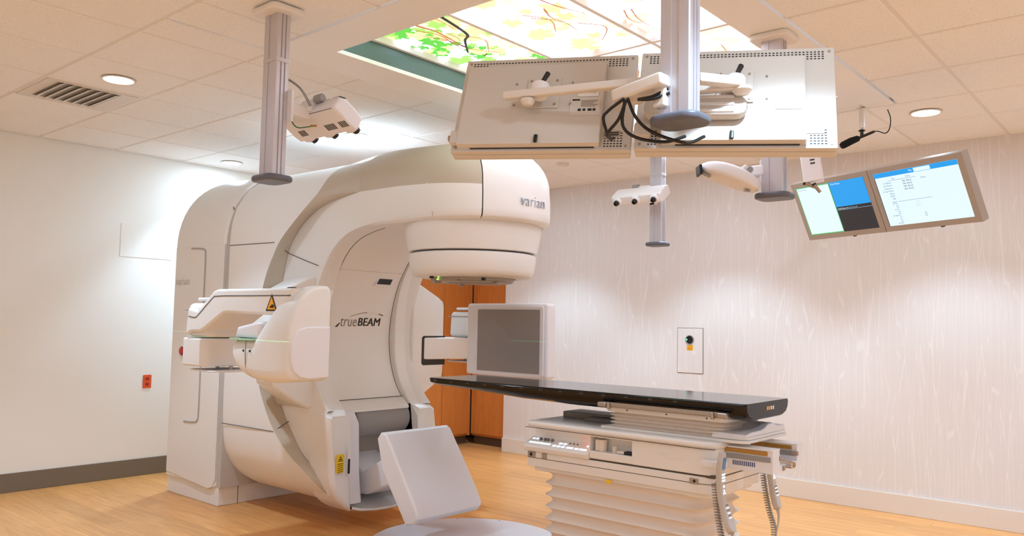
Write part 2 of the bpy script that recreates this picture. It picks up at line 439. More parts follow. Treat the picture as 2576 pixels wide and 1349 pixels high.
# ------------------------------------------------------------------ recessed downlights
LENS = mat('downlight_glow', (1, 1, 1), 0.4, emit=14.0, ecol=(1.0, 0.96, 0.9))
TRIM = mat('downlight_trim', rgb(222, 214, 204), 0.35)
def downlight(x, y, label):
    lcol = (0.70, 1.06, 1.58) if (y < -3 or x > 3) else DOWNLIGHT_COL      # unseen lamps added for fill, tinted cooler
    t = thing('recessed_downlight', label, 'downlight', (x, y, CEIL-0.01), group='recessed ceiling downlights')
    obj('trim_ring', MB().lathe([(0.098, 0), (0.098, -0.004), (0.094, -0.007), (0.086, -0.006), (0.083, -0.001), (0.083, 0.0)], (0, 0, 0), 40), TRIM, t, local=True)
    obj('lens', MB().lathe([(0.083, -0.0005), (0.083, -0.0025), (0.04, -0.003), (0.001, -0.003)], (0, 0, 0), 40), LENS, t, local=True)
    ld = bpy.data.lights.new('downlight_lamp', 'SPOT'); ld.energy = DOWNLIGHT_W; ld.color = lcol; ld.spot_size = math.radians(100); ld.spot_blend = 0.45; ld.shadow_soft_size = 0.075
    lo = bpy.data.objects.new('downlight_lamp', ld); COL.objects.link(lo); lo.parent = t; lo.location = (0, 0, -0.02)
    la = bpy.data.lights.new('downlight_lens_glow', 'AREA'); la.shape = 'DISK'; la.size = 0.15; la.energy = DOWNLIGHT_WIDE_W; la.color = lcol
    lo2 = bpy.data.objects.new('downlight_lens_glow', la); COL.objects.link(lo2); lo2.parent = t; lo2.location = (0, 0, -0.012)
for x, y, lb in ((-1.40, -1.715, 'bright round downlight in the ceiling at the far left, by the vent'), (-3.24, 0.115, 'round ceiling downlight just left of the hanging post above the machine'),
              (-1.40, 0.115, 'round ceiling downlight behind the near camera, washing the tiles white'), 
              (2.26, 1.945, 'round ceiling downlight over the lit display pair'), (0.43, 1.945, 'round ceiling downlight hidden behind the grey display backs, by the papered wall'), (-1.40, 1.945, 'round ceiling downlight behind the top of the machine'),
              (2.88, -1.715, 'round ceiling downlight above the pair of display backs'), (4.09, 0.115, 'added fill downlight, unseen, behind the viewer, right'),
              (-1.40, -3.545, 'added fill downlight out of view, left rear'), (0.43, -3.545, 'added fill downlight out of view, middle rear'), (4.09, -3.545, 'added fill downlight out of view, right rear'), (2.26, -3.545, 'added fill downlight, unseen, just behind the viewer'),
              (4.09, -1.715, 'added fill downlight out of view, right of the viewer'), (4.09, 1.945, 'added fill downlight, unseen, past the right end of the lit displays')):
    downlight(x, y, lb)
vent = thing('ceiling_vent', 'square white air vent in the ceiling beside the left downlight', 'vent', (-2.0, -1.73, CEIL-0.006))
obj('vent_frame', MB().span(-2.28, -1.72, -2.0, -1.44, CEIL-0.012, CEIL-0.004, 0.003, 2), TRIM, vent)
obj('vent_core', MB().span(-2.2, -1.75, -1.93, -1.55, CEIL-0.0135, CEIL-0.0121), GREY, vent, smooth=False)
for k in range(7):
    yy = -1.90+k*0.055
    obj('louvre', MB().box((-1.975, yy, CEIL-0.018), (0.45, 0.045, 0.003), 0, 1, Rx(25)), TRIM, vent, smooth=False)
tag(obj('smoke_detector', MB().lathe([(0.055, 0), (0.055, -0.012), (0.048, -0.02), (0.02, -0.024), (0.001, -0.024)], (-0.74, 1.94, CEIL-0.005), 32), TRIM), 'small round white ceiling disc right of the treatment head', 'ceiling disc')

# ------------------------------------------------------------------ linear accelerator
linac = thing('linear_accelerator', 'large white radiotherapy machine with curved gantry arm, beige band and round treatment head', 'medical machine', (-1.6, 0, 0))
HW = 0.585
def section(n=14, zt=2.58, z0=1.98, zb=0.13, z1=0.72, hw=HW, e=2.15):
    """half section (near side) from top centre to bottom centre -> list (y,z)"""
    out = []
    for i in range(n+1):
        a = PI/2*i/n; out.append((-hw*math.sin(a)**(2/e), z0+(zt-z0)*max(math.cos(a), 0)**(2/e)))
    for k in range(1, 6): out.append((-hw, z0+(z1-z0)*k/6))
    for i in range(n+1):
        a = PI/2*i/n; out.append((-hw*max(math.cos(a), 0)**(2/e), z1-(z1-zb)*math.sin(a)**(2/e)))
    return out
def full(half): return half+[(-y, z) for y, z in half[-2:0:-1]]
# --- stand
stand_half = []
for i in range(15):
    a = PI/2*i/14; stand_half.append((-0.59*math.sin(a)**(2/2.1), 1.98+0.62*max(math.cos(a), 0)**(2/2.1)))
stand_half += [(-0.59, 1.5), (-0.59, 0.8), (-0.59, 0.14), (0, 0.14)]
stand = obj('gantry_stand', MB().prism(full(stand_half), -2.83, -2.05, 'x', 0.03, 4), WHITE, linac)
obj('stand_plinth', MB().span(-2.82, -2.03, -0.572, 0.572, 0, 0.16, 0.006, 2), WHITE, linac)
obj('stand_foot', MB().span(-2.06, -2.028, -0.568, 0.568, 0.005, 0.60, 0.006, 2), WHITE, linac)
obj('seam', MB().tube([(-2.0275, -.41, .005), (-2.0275, -.41, .45)], .0025, 6), SEAM, linac)
obj('seam', MB().tube([(-2.0275, -.56, .155), (-2.0275, .56, .155)], .0025, 6), SEAM, linac)
obj('stand_gap', MB().prism(full([(y*0.975, z if z < .2 else z-0.015) for y, z in stand_half]), -2.06, -2.0, 'x'), mat('gap_grey', rgb(196, 190, 184), .5), linac)
fp = []
for y, z in stand_half[:-1]: fp.append((y, z))
# side service door on the near face with rounded lower corner, slightly proud
door = [(-2.80, 0.17), (-2.14, 0.12), (-2.08, 0.14), (-2.05, 0.20), (-2.05, 1.98), (-2.80, 1.98)]
sd = obj('service_door', MB().prism(door, -0.598, -0.585, 'y', 0.005, 2), WHITE, stand)
# handle channel outline
hp = cr([(-2.54, -.6, 1.962), (-2.42, -.6, 1.957), (-2.34, -.6, 1.945), (-2.318, -.6, 1.90), (-2.316, -.6, 1.66), (-2.318, -.6, 1.0), (-2.318, -.6, 0.68), (-2.34, -.6, .61), (-2.40, -.6, .595), (-2.54, -.6, .588)], 5)
obj('handle_channel', MB().tube(hp, 0.007, 8), mat('handle_soft', rgb(176, 170, 164), .45), stand)
obj('seam', MB().tube([(-2.80, -.505, 2.305), (-2.12, -.505, 2.305), (-2.04, -.535, 2.25)], 0.004, 6), SEAM, stand)
FNT = frame((-2.665, -.599, 1.70), (1, 0, 0), (0, 0, 1))
obj('lettering', text_mb('varian', 0.095, 0.003, xs=1.0, offset=-0.001).xf(FNT), mat('letter_emboss_shade', rgb(206, 200, 194), .45), stand, label='raised varian lettering')  # emboss shadows put into the letter colour, darker than the stand
eb = obj('stop_button', MB().lathe([(0.05, 0), (0.05, -0.012), (0.042, -0.02), (0.034, -0.012), (0.034, 0.0)], (-2.60, -.598, 1.14), 28, 'y'), PALE, linac, label='red emergency stop button on white collar')
obj('button_cap', MB().lathe([(0.028, -.002), (0.028, -0.024), (0.022, -0.03), (0.001, -0.031)], (-2.60, -.598, 1.14), 24, 'y'), RED, eb)

# --- rails of the rotating gantry (near side); see beige band
RA = [(-.95, 0, 2.565), (-.95, -.25, 2.525), (-.95, -.43, 2.43), (-.97, -.54, 2.27), (-1.123, -.575, 2.13), (-1.305, -.585, 1.98), (-1.396, -.585, 1.87), (-1.495, -.585, 1.70), (-1.55, -.585, 1.50), (-1.567, -.585, 1.27),
      (-1.524, -.585, .96), (-1.42, -.585, .77), (-1.31, -.58, .63), (-1.16, -.569, .50), (-1.0, -.54, .39), (-.89, -.47, .275), (-.83, -.36, .185), (-.81, -.2, .13), (-.80, 0, .115)]
RB = [(-.6, 0, 2.60), (-.6, -.22, 2.555), (-.62, -.40, 2.42), (-.75, -.47, 2.255), (-.95, -.472, 2.21), (-1.15, -.472, 2.13), (-1.30, -.472, 2.01), (-1.389, -.472, 1.88), (-1.45, -.472, 1.62), (-1.475, -.472, 1.30),
      (-1.46, -.472, .95), (-1.37, -.472, .75), (-1.26, -.472, .62), (-1.13, -.472, .49), (-.94, -.472, .38), (-.84, -.45, .27), (-.78, -.37, .175), (-.765, -.2, .12), (-.76, 0, .11)]
def dome_sec(n=15):
    out = []
    for k in range(n+1):
        d_ = math.sin(PI/2*k/n) if k < n else 1.0
        out.append(Vector((-.6, -.472*d_, 2.262+(2.60-2.262)*max(0, 1-d_**2.3)**(1/2.3))))
    return out
A_ = cr(RA[:4], 5)+cr(RA[3:], 5)[1:]
B2_ = cr([(-.6, -.472, 2.262)]+RB[4:], 5)
B_ = dome_sec()+B2_[1:]
def mir(p): return (p[0], -p[1], p[2])
# drum: from stand to rail A, following the rail's own section
drum_rows = []
for t in (0.0, 0.1, 0.3, 0.55, 0.8, 1.0):
    row_ = []
    for p in A_:
        x = -2.0+(p.x+2.0)*t
        k = 1.0 - 0.012*(1-min(1, t*10))
        row_.append((x, p.y*k, 1.35+(p.z-1.35)*k))
    drum_rows.append(row_)
for sgn in (1, -1):
    rows = [[(x, y*sgn, z) for x, y, z in r] for r in drum_rows]
    obj('drum_cover', MB().grid(rows), WHITE, linac)
    nb = 4
    rows = []
    for k in range(nb+1):
        t = k/nb
        rows.append([tuple((a*(1-t)+b*t)[i]*(sgn if i == 1 else 1) for i in range(3)) for a, b in zip(A_, B_)])
    obj('beige_band', MB().grid(rows), CREAM, linac)
    # panel joints on the drum
    obj('seam', MB().tube([(-1.99, sgn*-.587, 1.962), (-1.391, sgn*-.587, 1.955), (-1.384, sgn*-.53, 1.92), (-1.374, sgn*-.474, 1.884), (-1.15, sgn*-.474, 1.82), (-1.02, sgn*-.474, 1.785)], 0.0026, 6), SEAM, linac)
    obj('seam', MB().tube([(-1.99, sgn*-.587, .624), (-1.70, sgn*-.587, .626), (-1.325, sgn*-.581, .628), (-1.31, sgn*-.53, .66), (-1.298, sgn*-.474, .694)], 0.003, 6), SEAM, linac)

# --- dome over arm and head
XC, RXF, HWY = 0.0, 0.50, 0.472
def rim_pts():
    out = []
    for i in range(13): out.append((-.6+(XC+.6)*i/12, -HWY, None))
    n = 26
    for i in range(1, n+1):
        a = PI/2*i/n; e = 2.1
        out.append((XC+RXF*math.sin(a)**(2/e), -HWY*max(math.cos(a), 0)**(2/e), a))
    return out
def zrim(x): return 2.262-0.03*max(0, (x+.2)/.8)
def ztop(x): return 2.60-0.05*max(0, min(1, (x+.5)/.8))**1.5
rim = rim_pts(); ND = 12; NE = 2.3
def dome_rows(sgn):
    rows = []
    for k in range(ND+1):
        d = math.sin(PI/2*k/ND) if k < ND else 1.0
        row_ = []
        for x, y, a in rim:
            cx = x if a is None else XC
            px, py = cx+(x-cx)*d, y*d
            z = zrim(x)+(ztop(cx)-zrim(x))*max(0, 1-d**NE)**(1/NE)
            row_.append((px, py*sgn, z))
        rows.append(row_)
    # vertical band below the rim, rounded at foot
    for dz, ins in ((2.19, -0.003), (2.10, -0.004), (2.055, 0.0), (2.04, 0.012), (2.032, 0.03)):
        rows.append([(x-(ins if a else 0)*(0 if a is None else math.sin(a)), (y+ins)*sgn if abs(y) > abs(ins) else y*sgn, dz) for x, y, a in rim])
    return rows
def split(mb, co, no, keep_pos):
    bm = bmesh.new(); vv = [bm.verts.new(p) for p in mb.v]
    for f in mb.f:
        try: bm.faces.new([vv[i] for i in f])
        except ValueError: pass
    bmesh.ops.remove_doubles(bm, verts=bm.verts, dist=1e-5)
    bmesh.ops.bisect_plane(bm, geom=bm.verts[:]+bm.edges[:]+bm.faces[:], plane_co=co, plane_no=no, clear_inner=keep_pos, clear_outer=not keep_pos)
    return MB().bm(bm)
head = None
for sgn in (1, -1):
    rows = dome_rows(sgn); co = Vector((.373, -.326*sgn, 2.24)); no = Vector((.076, .173*sgn, 0)).normalized()
    no = no if no.y*sgn > 0 or no.x > 0 else -no
    top = MB().grid(rows[:ND+1]); side = MB().grid(rows[ND:])
    obj('arm_top', split(top, co, no, False), CREAM, linac)
    obj('arm_side', split(side, co, no, False), WHITE, linac)
    both = MB().grid(rows)
    h = obj('treatment_head', split(both, co+no*0.006, no, True), WHITE, linac)
    if sgn == 1: head = h
    obj('seam', split(both, co, no, True) and MB().prism([(-0.2, -0.2), (0.2, -0.2), (0.2, .2)], 0, 0.0001, 'y'), SEAM, linac) if False else None
# dark joint between head and arm: thin inset shell
for sgn in (1, -1):
    rows = [[(p[0]*1.0-0.004*(1 if p[0] > .1 else 0), p[1]*0.99, p[2]-0.006) for p in r] for r in dome_rows(sgn)[:-3]]
    co = Vector((.373, -.326*sgn, 2.24)); no = Vector((.076, .173*sgn, 0)).normalized()
    no = no if no.y*sgn > 0 or no.x > 0 else -no
    m1 = split(split(MB().grid(rows), co-no*0.02, no, True), co+no*0.02, no, False)
    obj('head_joint', m1, DARK, linac)
obj('head_floor', MB().prism([(x-0.02*(a is not None), y+0.02) for x, y, a in rim]+[(x-0.02*(a is not None), -y-0.02) for x, y, a in rim[::-1][1:]], 2.034, 2.05, 'z'), WHITE, linac)
# collimator
col = obj('collimator_drum', MB().lathe([(.30, 2.04), (.44, 2.038), (.446, 2.03), (.444, 1.99), (.432, 1.92), (.418, 1.862), (.40, 1.858), (.30, 1.858)], (0, 0, 0), 72), WHITE, linac)
obj('collimator_ring', MB().lathe([(.30, 1.852), (.404, 1.850), (.414, 1.842), (.412, 1.80), (.40, 1.74), (.388, 1.715), (.372, 1.702), (.34, 1.697), (.285, 1.696), (.283, 1.715), (.001, 1.715)], (0, 0, 0), 72), WHITE, col)
obj('joint_ring', MB().lathe([(.395, 1.86), (.395, 1.85), (.30, 1.85), (.30, 1.86)], (0, 0, 0), 60), DARK, col)
obj('joint_ring', MB().lathe([(.432, 2.046), (.432, 2.034), (.30, 2.034), (.30, 2.046)], (0, 0, 0), 60), DARK, col)
STG = mat('warm_grey_metal', rgb(168, 156, 142), 0.4, 0.3)
obj('accessory_mount', MB().lathe([(.27, 1.712), (.27, 1.678), (.262, 1.670), (.17, 1.668), (.165, 1.69), (.001, 1.69)], (0, 0, 0), 60), STG, col)
for a, dz in ((-110, .0), (-65, .004), (-10, 0), (150, 0)):
    c = Vector((.25*math.cos(math.radians(a)), .25*math.sin(math.radians(a)), 1.664+dz))
    obj('latch', MB().box(c, (.05, .03, .012), .004, 2, Rz(a)), STG, col); obj('latch_pin', MB().lathe([(.004, 0), (.004, -.02), (.001, -.022)], c+Vector((0, 0, -.004)), 10), STG, col)
for a, r_, z in ((-98, .273, 1.697), (-99, .275, 1.682)):
    obj('status_light', MB().box((r_*math.cos(math.radians(a)), r_*math.sin(math.radians(a)), z), (.016, .006, .008), .002, 1, Rz(a+90)), GREENLED, col)
obj('sensor', MB().box((-.03, -.335, 1.693), (.02, .02, .018), .003, 2), BLACK, col)
obj('sensor', MB().box((.235, -.145, 1.683), (.02, .02, .016), .003, 2), BLACK, col)
obj('lettering', text_mb('varian', 0.098, 0.004, xs=1.0, spacing=1.0, offset=-0.0015).xf(frame((.502, 0.0, 2.16), (0, 1, 0), (0, 0, 1))), SILVER, head, label='raised silver varian lettering')

# --- C-shaped cheeks and concave front
QP = [(.10, 2.045), (-.20, 2.045), (-.46, 2.043), (-.731, 1.995), (-.90, 1.905), (-1.02, 1.756), (-1.09, 1.61), (-1.135, 1.44), (-1.15, 1.28), (-1.13, 1.12), (-1.07, .96), (-.985, .845), (-.915, .785)]
R3 = [(.10, 2.048), (-.20, 2.048), (-.44, 2.044), (-.69, 2.00), (-.86, 1.90), (-.965, 1.76), (-1.03, 1.61), (-1.06, 1.44), (-1.065, 1.28), (-1.05, 1.12), (-1.0, .98), (-.92, .87), (-.85, .80)]
q = cr([(a, 0, b) for a, b in QP], 4); r3 = cr([(a, 0, b) for a, b in R3], 4)
bs = B2_[:-14]
for sgn in (1, -1):
    rows = []
    for y, k in ((-.30, 0), (-.33, .08), (-.37, .3), (-.41, .62), (-.44, .86), (-.458, .97), (-.468, 1.0)):
        rows.append([(a.x*(1-k)+b.x*k, y*sgn, a.z*(1-k)+b.z*k) for a, b in zip(q, r3)])
    # roll over onto the side face
    def side_pt(i, off):
        p = r3[i]; t = (r3[min(i+1, len(r3)-1)]-r3[max(i-1, 0)]).normalized(); nrm = Vector((t.z, 0, -t.x))   # outward = away from bore
        return p + nrm*(-off)
    cen = Vector((-.2, 0, 1.35))
    row1 = []; row2 = []
    for i, p in enumerate(r3):
        t = (r3[min(i+1, len(r3)-1)]-r3[max(i-1, 0)]).normalized(); nrm = Vector((t.z, 0, -t.x))
        if nrm.dot(p-cen) < 0: nrm = -nrm
        row1.append(tuple(Vector((p.x, -.472*sgn, p.z))+nrm*.012)); row2.append(tuple(Vector((p.x, -.472*sgn, p.z))+nrm*.03))
    rows += [row1, row2]
    obj('bore_cheek', MB().grid(rows), WHITE, linac)
    # flat side of the C between rail B and the inner edge
    poly = [(p.x, p.z) for p in bs]+[(-.80, .50), (-.82, .72)]+[(row2[i][0], row2[i][2]) for i in range(len(row2)-1, -1, -2)]+[(.05, 2.06), (.05, 2.258), (-.4, 2.262)]
    obj('gantry_side', MB().prism(poly, -.4705*sgn, -.31*sgn, 'y'), WHITE, linac, wn=False)
# central front plate
rows = []
for y in (-.297, -.2, -.1, 0, .1, .2, .297): rows.append([(p.x, y, p.z) for p in q])
plate = obj('front_plate', MB().grid(rows), WHITE, linac)
for y in (-.2985, .2985): obj('seam', MB().tube([(p.x+.0005, y, p.z) for p in q[8:-3]], 0.0025, 6), SEAM, linac)
obj('seam', MB().tube([(-1.012, y, 1.772) for y in (-.46, -.30, 0, .30, .42)], 0.0025, 6), SEAM, linac)
obj('plate_step', MB().prism([(-1.06, .85), (-.975, .848), (-.90, .785), (-.90, .770), (-1.0, .765)], -.297, .297, 'y', .004, 2), WHITE, linac)
obj('seam', MB().tube([(-.978, -.297, .851), (-.978, .297, .851)], 0.0025, 6), SEAM, linac)
# status window
wmb = MB().prism([(.065, 1.682), (.10, 1.738), (.232, 1.738), (.200, 1.682)], -1.07, -1.038, 'x', .003, 1)
obj('status_window_bezel', MB().prism([(.055, 1.675), (.095, 1.745), (.245, 1.745), (.21, 1.675)], -1.08, -1.0395, 'x', .003, 1), PALE, plate)
obj('status_window', wmb, BLACK, plate)
# logo
def plate_x(z):
    for a, b in zip(q[:-1], q[1:]):
        if (a.z-z)*(b.z-z) <= 0 and a.z != b.z: return a.x+(b.x-a.x)*(z-a.z)/(b.z-a.z)
    return -1.14
UPV = (plate_x(1.45)-plate_x(1.36), 0, .09)
obj('lettering', text_mb('true', 0.118, 0.0006, shear=0.12, xs=0.76, align='LEFT', offset=-0.0014).xf(frame((plate_x(1.402)+.0022, -.18, 1.402), (0, 1, 0), UPV)), PRINTG, plate, label='thin grey true lettering')
bl_ = text_mb('BEAM', 0.086, 0.0006, shear=0.1, xs=1.0, align='LEFT')
b2_ = MB(); b2_.v = [(x+.0028, y, z+.0002) for x, y, z in bl_.v]; b2_.f = list(bl_.f)
bl_.add(b2_.v, b2_.f)
obj('lettering', bl_.xf(frame((plate_x(1.398)+.0022, -.022, 1.398), (0, 1, 0), UPV)), PRINT, plate, label='bold dark BEAM lettering')
sw = []
for i in range(15):
    t = i/14; y = -.10+.315*t; z = 1.430+.042*math.sin(PI*(.05+.78*t)); sw.append((y, z, .0010+.0030*t))
for a, b, m_ in ((0, 8, PRINTG), (7, 13, LABELW), (12, 15, PRINTG)):
    obj('logo_swoosh', MB().grid([[(plate_x(z+h)+.0025, y, z+h) for y, z, h in sw[a:b]], [(plate_x(z-h)+.0025, y, z-h) for y, z, h in sw[a:b]]]), m_, plate)
obj('logo_swoosh', MB().add([(plate_x(zz)+.0025, yy, zz) for yy, zz in ((-.222, 1.362), (-.20, 1.363), (-.180, 1.388), (-.184, 1.394))], [(0, 1, 2, 3)]), PRINT, plate)

# --- side wings holding the imaging arms
for sgn in (1, -1):
    wp = [(-.445, 1.725), (-.47, 1.72), (-.54, 1.695), (-.72, 1.61), (-.775, 1.575), (-.787, 1.53), (-.787, 1.02), (-.775, .965), (-.72, .925), (-.60, .855), (-.50, .805), (-.445, .80)]
    mb = MB().prism([(y*sgn, z) for y, z in wp], -1.45, -1.045, 'x', .045, 5)
    mb.v = [(x, y*(1-.16*max(0, min(1, (-1.15-x)/.3))*(abs(y) > .5)), z) for x, y, z in mb.v]
    wing = obj('arm_wing', mb, WHITE, linac)
    # shade of the uncut notch put in as a dark block, and lower link
    obj('notch_shade', MB().prism([(.545*sgn, 1.085), (.545*sgn, 1.285), (.56*sgn, 1.30), (.80*sgn, 1.30), (.80*sgn, 1.07), (.56*sgn, 1.07)], -1.25, -1.0435, 'x'), DARK, wing, smooth=False)
    lm = MB().prism([(-1.26, .555), (-1.055, .555), (-1.04, .575), (-.99, .80), (-.96, .98), (-.95, 1.26), (-1.0, 1.325), (-1.2, 1.325), (-1.27, 1.26), (-1.27, .80)], 1.115, 1.287, 'z', .012, 3)
    lm.v = [(x, y*sgn, z) for x, y, z in lm.v]
    link = obj('lower_arm', lm, WHITE, linac)
    um = MB().prism(rrect(.36, .36, .08), 1.083, 1.093, 'z', .004, 2)
    um.v = [(x-1.05, y*sgn*.9+1.13*sgn, z) for x, y, z in um.v]
    obj('bump_plate', um, PALE, link)
    for dy in (-.08, .08): obj('plate_post', MB().lathe([(.012, 1.09), (.012, 1.118)], (-1.05+dy, 1.13*sgn, 0), 12), STEEL, link)
    em = MB().prism(rrect(.30, .30, .07), 1.292, 1.50, 'z', .03, 4)
    em.v = [(x*(1-.25*(z-1.292))-1.09, y*sgn*(1-.25*(z-1.292))+1.16*sgn, z) for x, y, z in em.v]
    elbow = obj('elbow', em, WHITE, linac)
    obj('elbow_ring', MB().span(-1.235, -.945, min(1.012*sgn, 1.308*sgn), max(1.012*sgn, 1.308*sgn), 1.455, 1.463, .003, 1), GREY, elbow)
    cm = MB().prism(rrect(.26, .26, .08), 1.515, 1.535, 'z', .008, 3)
    cm.v = [(x-1.06, y*sgn+1.15*sgn, z) for x, y, z in cm.v]
    obj('elbow_cap', cm, PALE, elbow)
    obj('cap_stem', MB().lathe([(.05, 1.495), (.05, 1.52)], (-1.06, 1.15*sgn, 0), 20), PALE, elbow)
# upper arm to the x-ray source (near)
ua = [(-1.17, 1.30), (-1.145, 1.47), (-1.03, 1.455), (-.85, 1.572), (-.81, 1.582), (-.05, 1.578), (-.12, 1.43), (-.70, 1.442), (-.74, 1.435), (-.95, 1.338), (-.99, 1.325), (-1.10, 1.322)]
upper = obj('source_arm', MB().prism(ua, -1.335, -1.05, 'y', .018, 4), WHITE, linac)
obj('arm_groove', MB().tube(cr([(-1.13, -1.334, 1.418), (-1.06, -1.334, 1.412), (-1.02, -1.334, 1.425), (-.86, -1.334, 1.525), (-.80, -1.334, 1.54), (-.5, -1.334, 1.54), (-.06, -1.334, 1.538)], 4), .0035, 6), SEAM, upper)
tri = MB().add([(-.285, -1.3366, 1.455), (-.175, -1.3366, 1.455), (-.23, -1.3366, 1.55)], [(0, 1, 2)])
lab = obj('warning_label', tri, PRINT, upper, smooth=False, label='amber warning triangle')
obj('label_face', MB().add([(-.270, -1.3374, 1.463), (-.190, -1.3374, 1.463), (-.23, -1.3374, 1.533)], [(0, 1, 2)]), AMBER, lab, smooth=False)
obj('label_mark', MB().add([(-.25, -1.338, 1.472), (-.205, -1.338, 1.472), (-.205, -1.338, 1.487), (-.222, -1.338, 1.492), (-.24, -1.338, 1.482)], [(0, 1, 2, 3, 4)]), PRINT, lab, smooth=False)
# source housing: loft of rounded sections along x
def src_sec(zt, zb, y0, y1, n=7):
    """closed section (y,z); outer (-y) top corner strongly rounded"""
    R = min(.26, (zt-zb)*.55); r2 = .07; r3_ = .03; out = []
    wy = (y1-y0); Ry_ = min(R*.9, wy-.05)
    for i in range(n+1):
        a = PI/2*i/n; out.append((y0+Ry_-Ry_*math.cos(a), zt-R+R*math.sin(a)))
    for i in range(n+1):
        a = PI/2*i/n; out.append((y1-r3_+r3_*math.sin(a), zt-r3_+r3_*math.cos(a)))
    for i in range(n+1):
        a = PI/2*i/n; out.append((y1-r3_+r3_*math.cos(a), zb+r3_-r3_*math.sin(a)))
    for i in range(n+1):
        a = PI/2*i/n; out.append((y0+r2-r2*math.sin(a), zb+r2-r2*math.cos(a)))
    return out
stations = [(0.0, 1.575, 1.11, -1.355, -1.125), (-.006, 1.588, 1.095, -1.37, -1.115), (-.02, 1.597, 1.085, -1.378, -1.11), (-.10, 1.600, 1.075, -1.385, -1.10), (-.17, 1.58, 1.07, -1.385, -1.09), (-.23, 1.52, 1.07, -1.385, -1.08), (-.28, 1.45, 1.072, -1.385, -1.07),
            (-.325, 1.375, 1.075, -1.385, -1.06), (-.34, 1.345, 1.076, -1.385, -1.06), (-.42, 1.335, 1.09, -1.385, -1.06), (-.50, 1.325, 1.12, -1.38, -1.06), (-.545, 1.315, 1.155, -1.37, -1.06), (-.57, 1.29, 1.19, -1.34, -1.07), (-.578, 1.26, 1.22, -1.30, -1.09)]
rows = [[(x, y, z) for y, z in src_sec(zt, zb, y0, y1)] for x, zt, zb, y0, y1 in stations]
src = obj('source_housing', MB().grid(rows, closed=True, cap=True), WHITE, linac, angle=60)
obj('face_panel', MB().prism([(-1.118, 1.10), (-1.118, 1.375), (-1.27, 1.375), (-1.325, 1.355), (-1.358, 1.31), (-1.365, 1.26), (-1.365, 1.20), (-1.345, 1.14), (-1.30, 1.105), (-1.25, 1.095)], -.02, .010, 'x', .010, 4), PALE, src)
obj('lid', MB().prism([(-.555, 1.305), (-.53, 1.365), (-.34, 1.395), (-.29, 1.39), (-.30, 1.30)], -1.36, -1.08, 'y', .02, 3), PALE, src)
obj('glass_edge', MB().span(-.56, -.33, -1.388, -1.30, 1.292, 1.302, .002, 1), mat('glass_green', rgb(170, 200, 180), .1), src)
obj('seam', MB().tube(cr([(-.385, -1.387, 1.295), (-.385, -1.387, 1.17), (-.37, -1.37, 1.11), (-.33, -1.33, 1.078), (-.27, -1.25, 1.068)], 5), .0016, 6), SEAM, src)
for dx in (-.41, -.345): obj('screw', MB().lathe([(.006, -1.389), (.006, -1.384)], (dx, 0, 1.235), 12, 'y'), BLACK, src)
obj('hinge', MB().box((-.10, -1.30, 1.57), (.06, .03, .03), .008, 2), BLACK, upper)

# kV flat detector (far)
det = obj('flat_detector', MB().span(-.425, .315, .40, .50, 1.045, 1.55, .022, 4), PALE, linac)
fr = MB().prism(rrect(.62, .475, .02), .388, .402, 'y', .006, 2); fr.v = [(x-.02, y, z+1.2925) for x, y, z in fr.v]
obj('detector_frame', fr, PALE, det)
obj('detector_window', MB().span(-.302, .262, .3855, .3875, 1.078, 1.507), mat('detector_grey', rgb(150, 143, 138), .5), det, smooth=False)
obj('detector_arm', MB().prism([(-1.16, 1.16), (-1.08, 1.30), (-.98, 1.28), (.0, .62), (.0, .50), (-.25, .50), (-1.05, 1.03)], 1.30, 1.44, 'z', .015, 3), WHITE, linac)

# --- lower gantry: legs, cavity, portal imager
for sgn in (1, -1):
    lq = [(-.31, .80), (-.47, .80), (-.497, .76), (-.497, .36), (-.475, .285), (-.43, .215), (-.37, .16), (-.31, .125)]
    lg = MB().prism([(y*sgn, z) for y, z in lq], -1.06, -.765, 'x', .035, 5)
    lg.v = [(x-(.10*max(0, (z-.70)/.1) if x > -.9 else 0), y+(.02*sgn*max(0, min(1, (.9+x)/-.1)) if abs(y) > .45 else 0), z) for x, y, z in lg.v]
    leg = obj('lower_cover', lg, WHITE, linac)
    if sgn == 1:
        slot = MB().prism(rrect(.03, .20, .014), -0.7675, -0.7625, 'x', .002, 2)
        slot.v = [(x, y-.352, z+.47) for x, y, z in slot.v]
        so = obj('finger_slot', slot, PALE, leg)
        s2_ = MB().prism(rrect(.017, .10, .008), -0.7645, -0.7595, 'x'); s2_.v = [(x, y-.356, z+.435) for x, y, z in s2_.v]
        obj('slot_opening', s2_, BLACK, so)
        lb = obj('laser_label', MB().span(-0.7685, -0.7630, -.455, -.395, .40, .52), YELLOW, leg, smooth=False, label='yellow laser warning sticker')
        t3 = [(-.445, .475), (-.405, .475), (-.425, .512)]
        obj('label_mark', MB().add([(-0.7625, y, z) for y, z in t3], [(0, 1, 2)]), PRINT, lb, smooth=False)
        obj('label_face', MB().add([(-0.7620, y, z) for y, z in ((-.438, .479), (-.412, .479), (-.425, .503))], [(0, 1, 2)]), YELLOW, lb, smooth=False)
        obj('label_mark', MB().lathe([(.006, -0.7620), (.006, -0.7615)], (0, -.425, .487), 10, 'x'), PRINT, lb, smooth=False)
        for k in range(5): obj('label_print', MB().span(-0.7623, -0.7620, -.448, -.402, .405+k*.013, .409+k*.013), PRINT, lb, smooth=False)
obj('cavity_back', MB().prism([(-1.30, .20), (-1.18, .20), (-1.08, .50), (-1.05, .86), (-1.30, .86)], -.32, .32, 'y'), mat('cavity_grey', rgb(168, 160, 152), .5), linac)
obj('cavity_drum', MB().lathe([(.10, -.18), (.115, -.16), (.115, .29), (.10, .31)], (-1.0, 0, .70), 32, 'y'), GREY, linac)
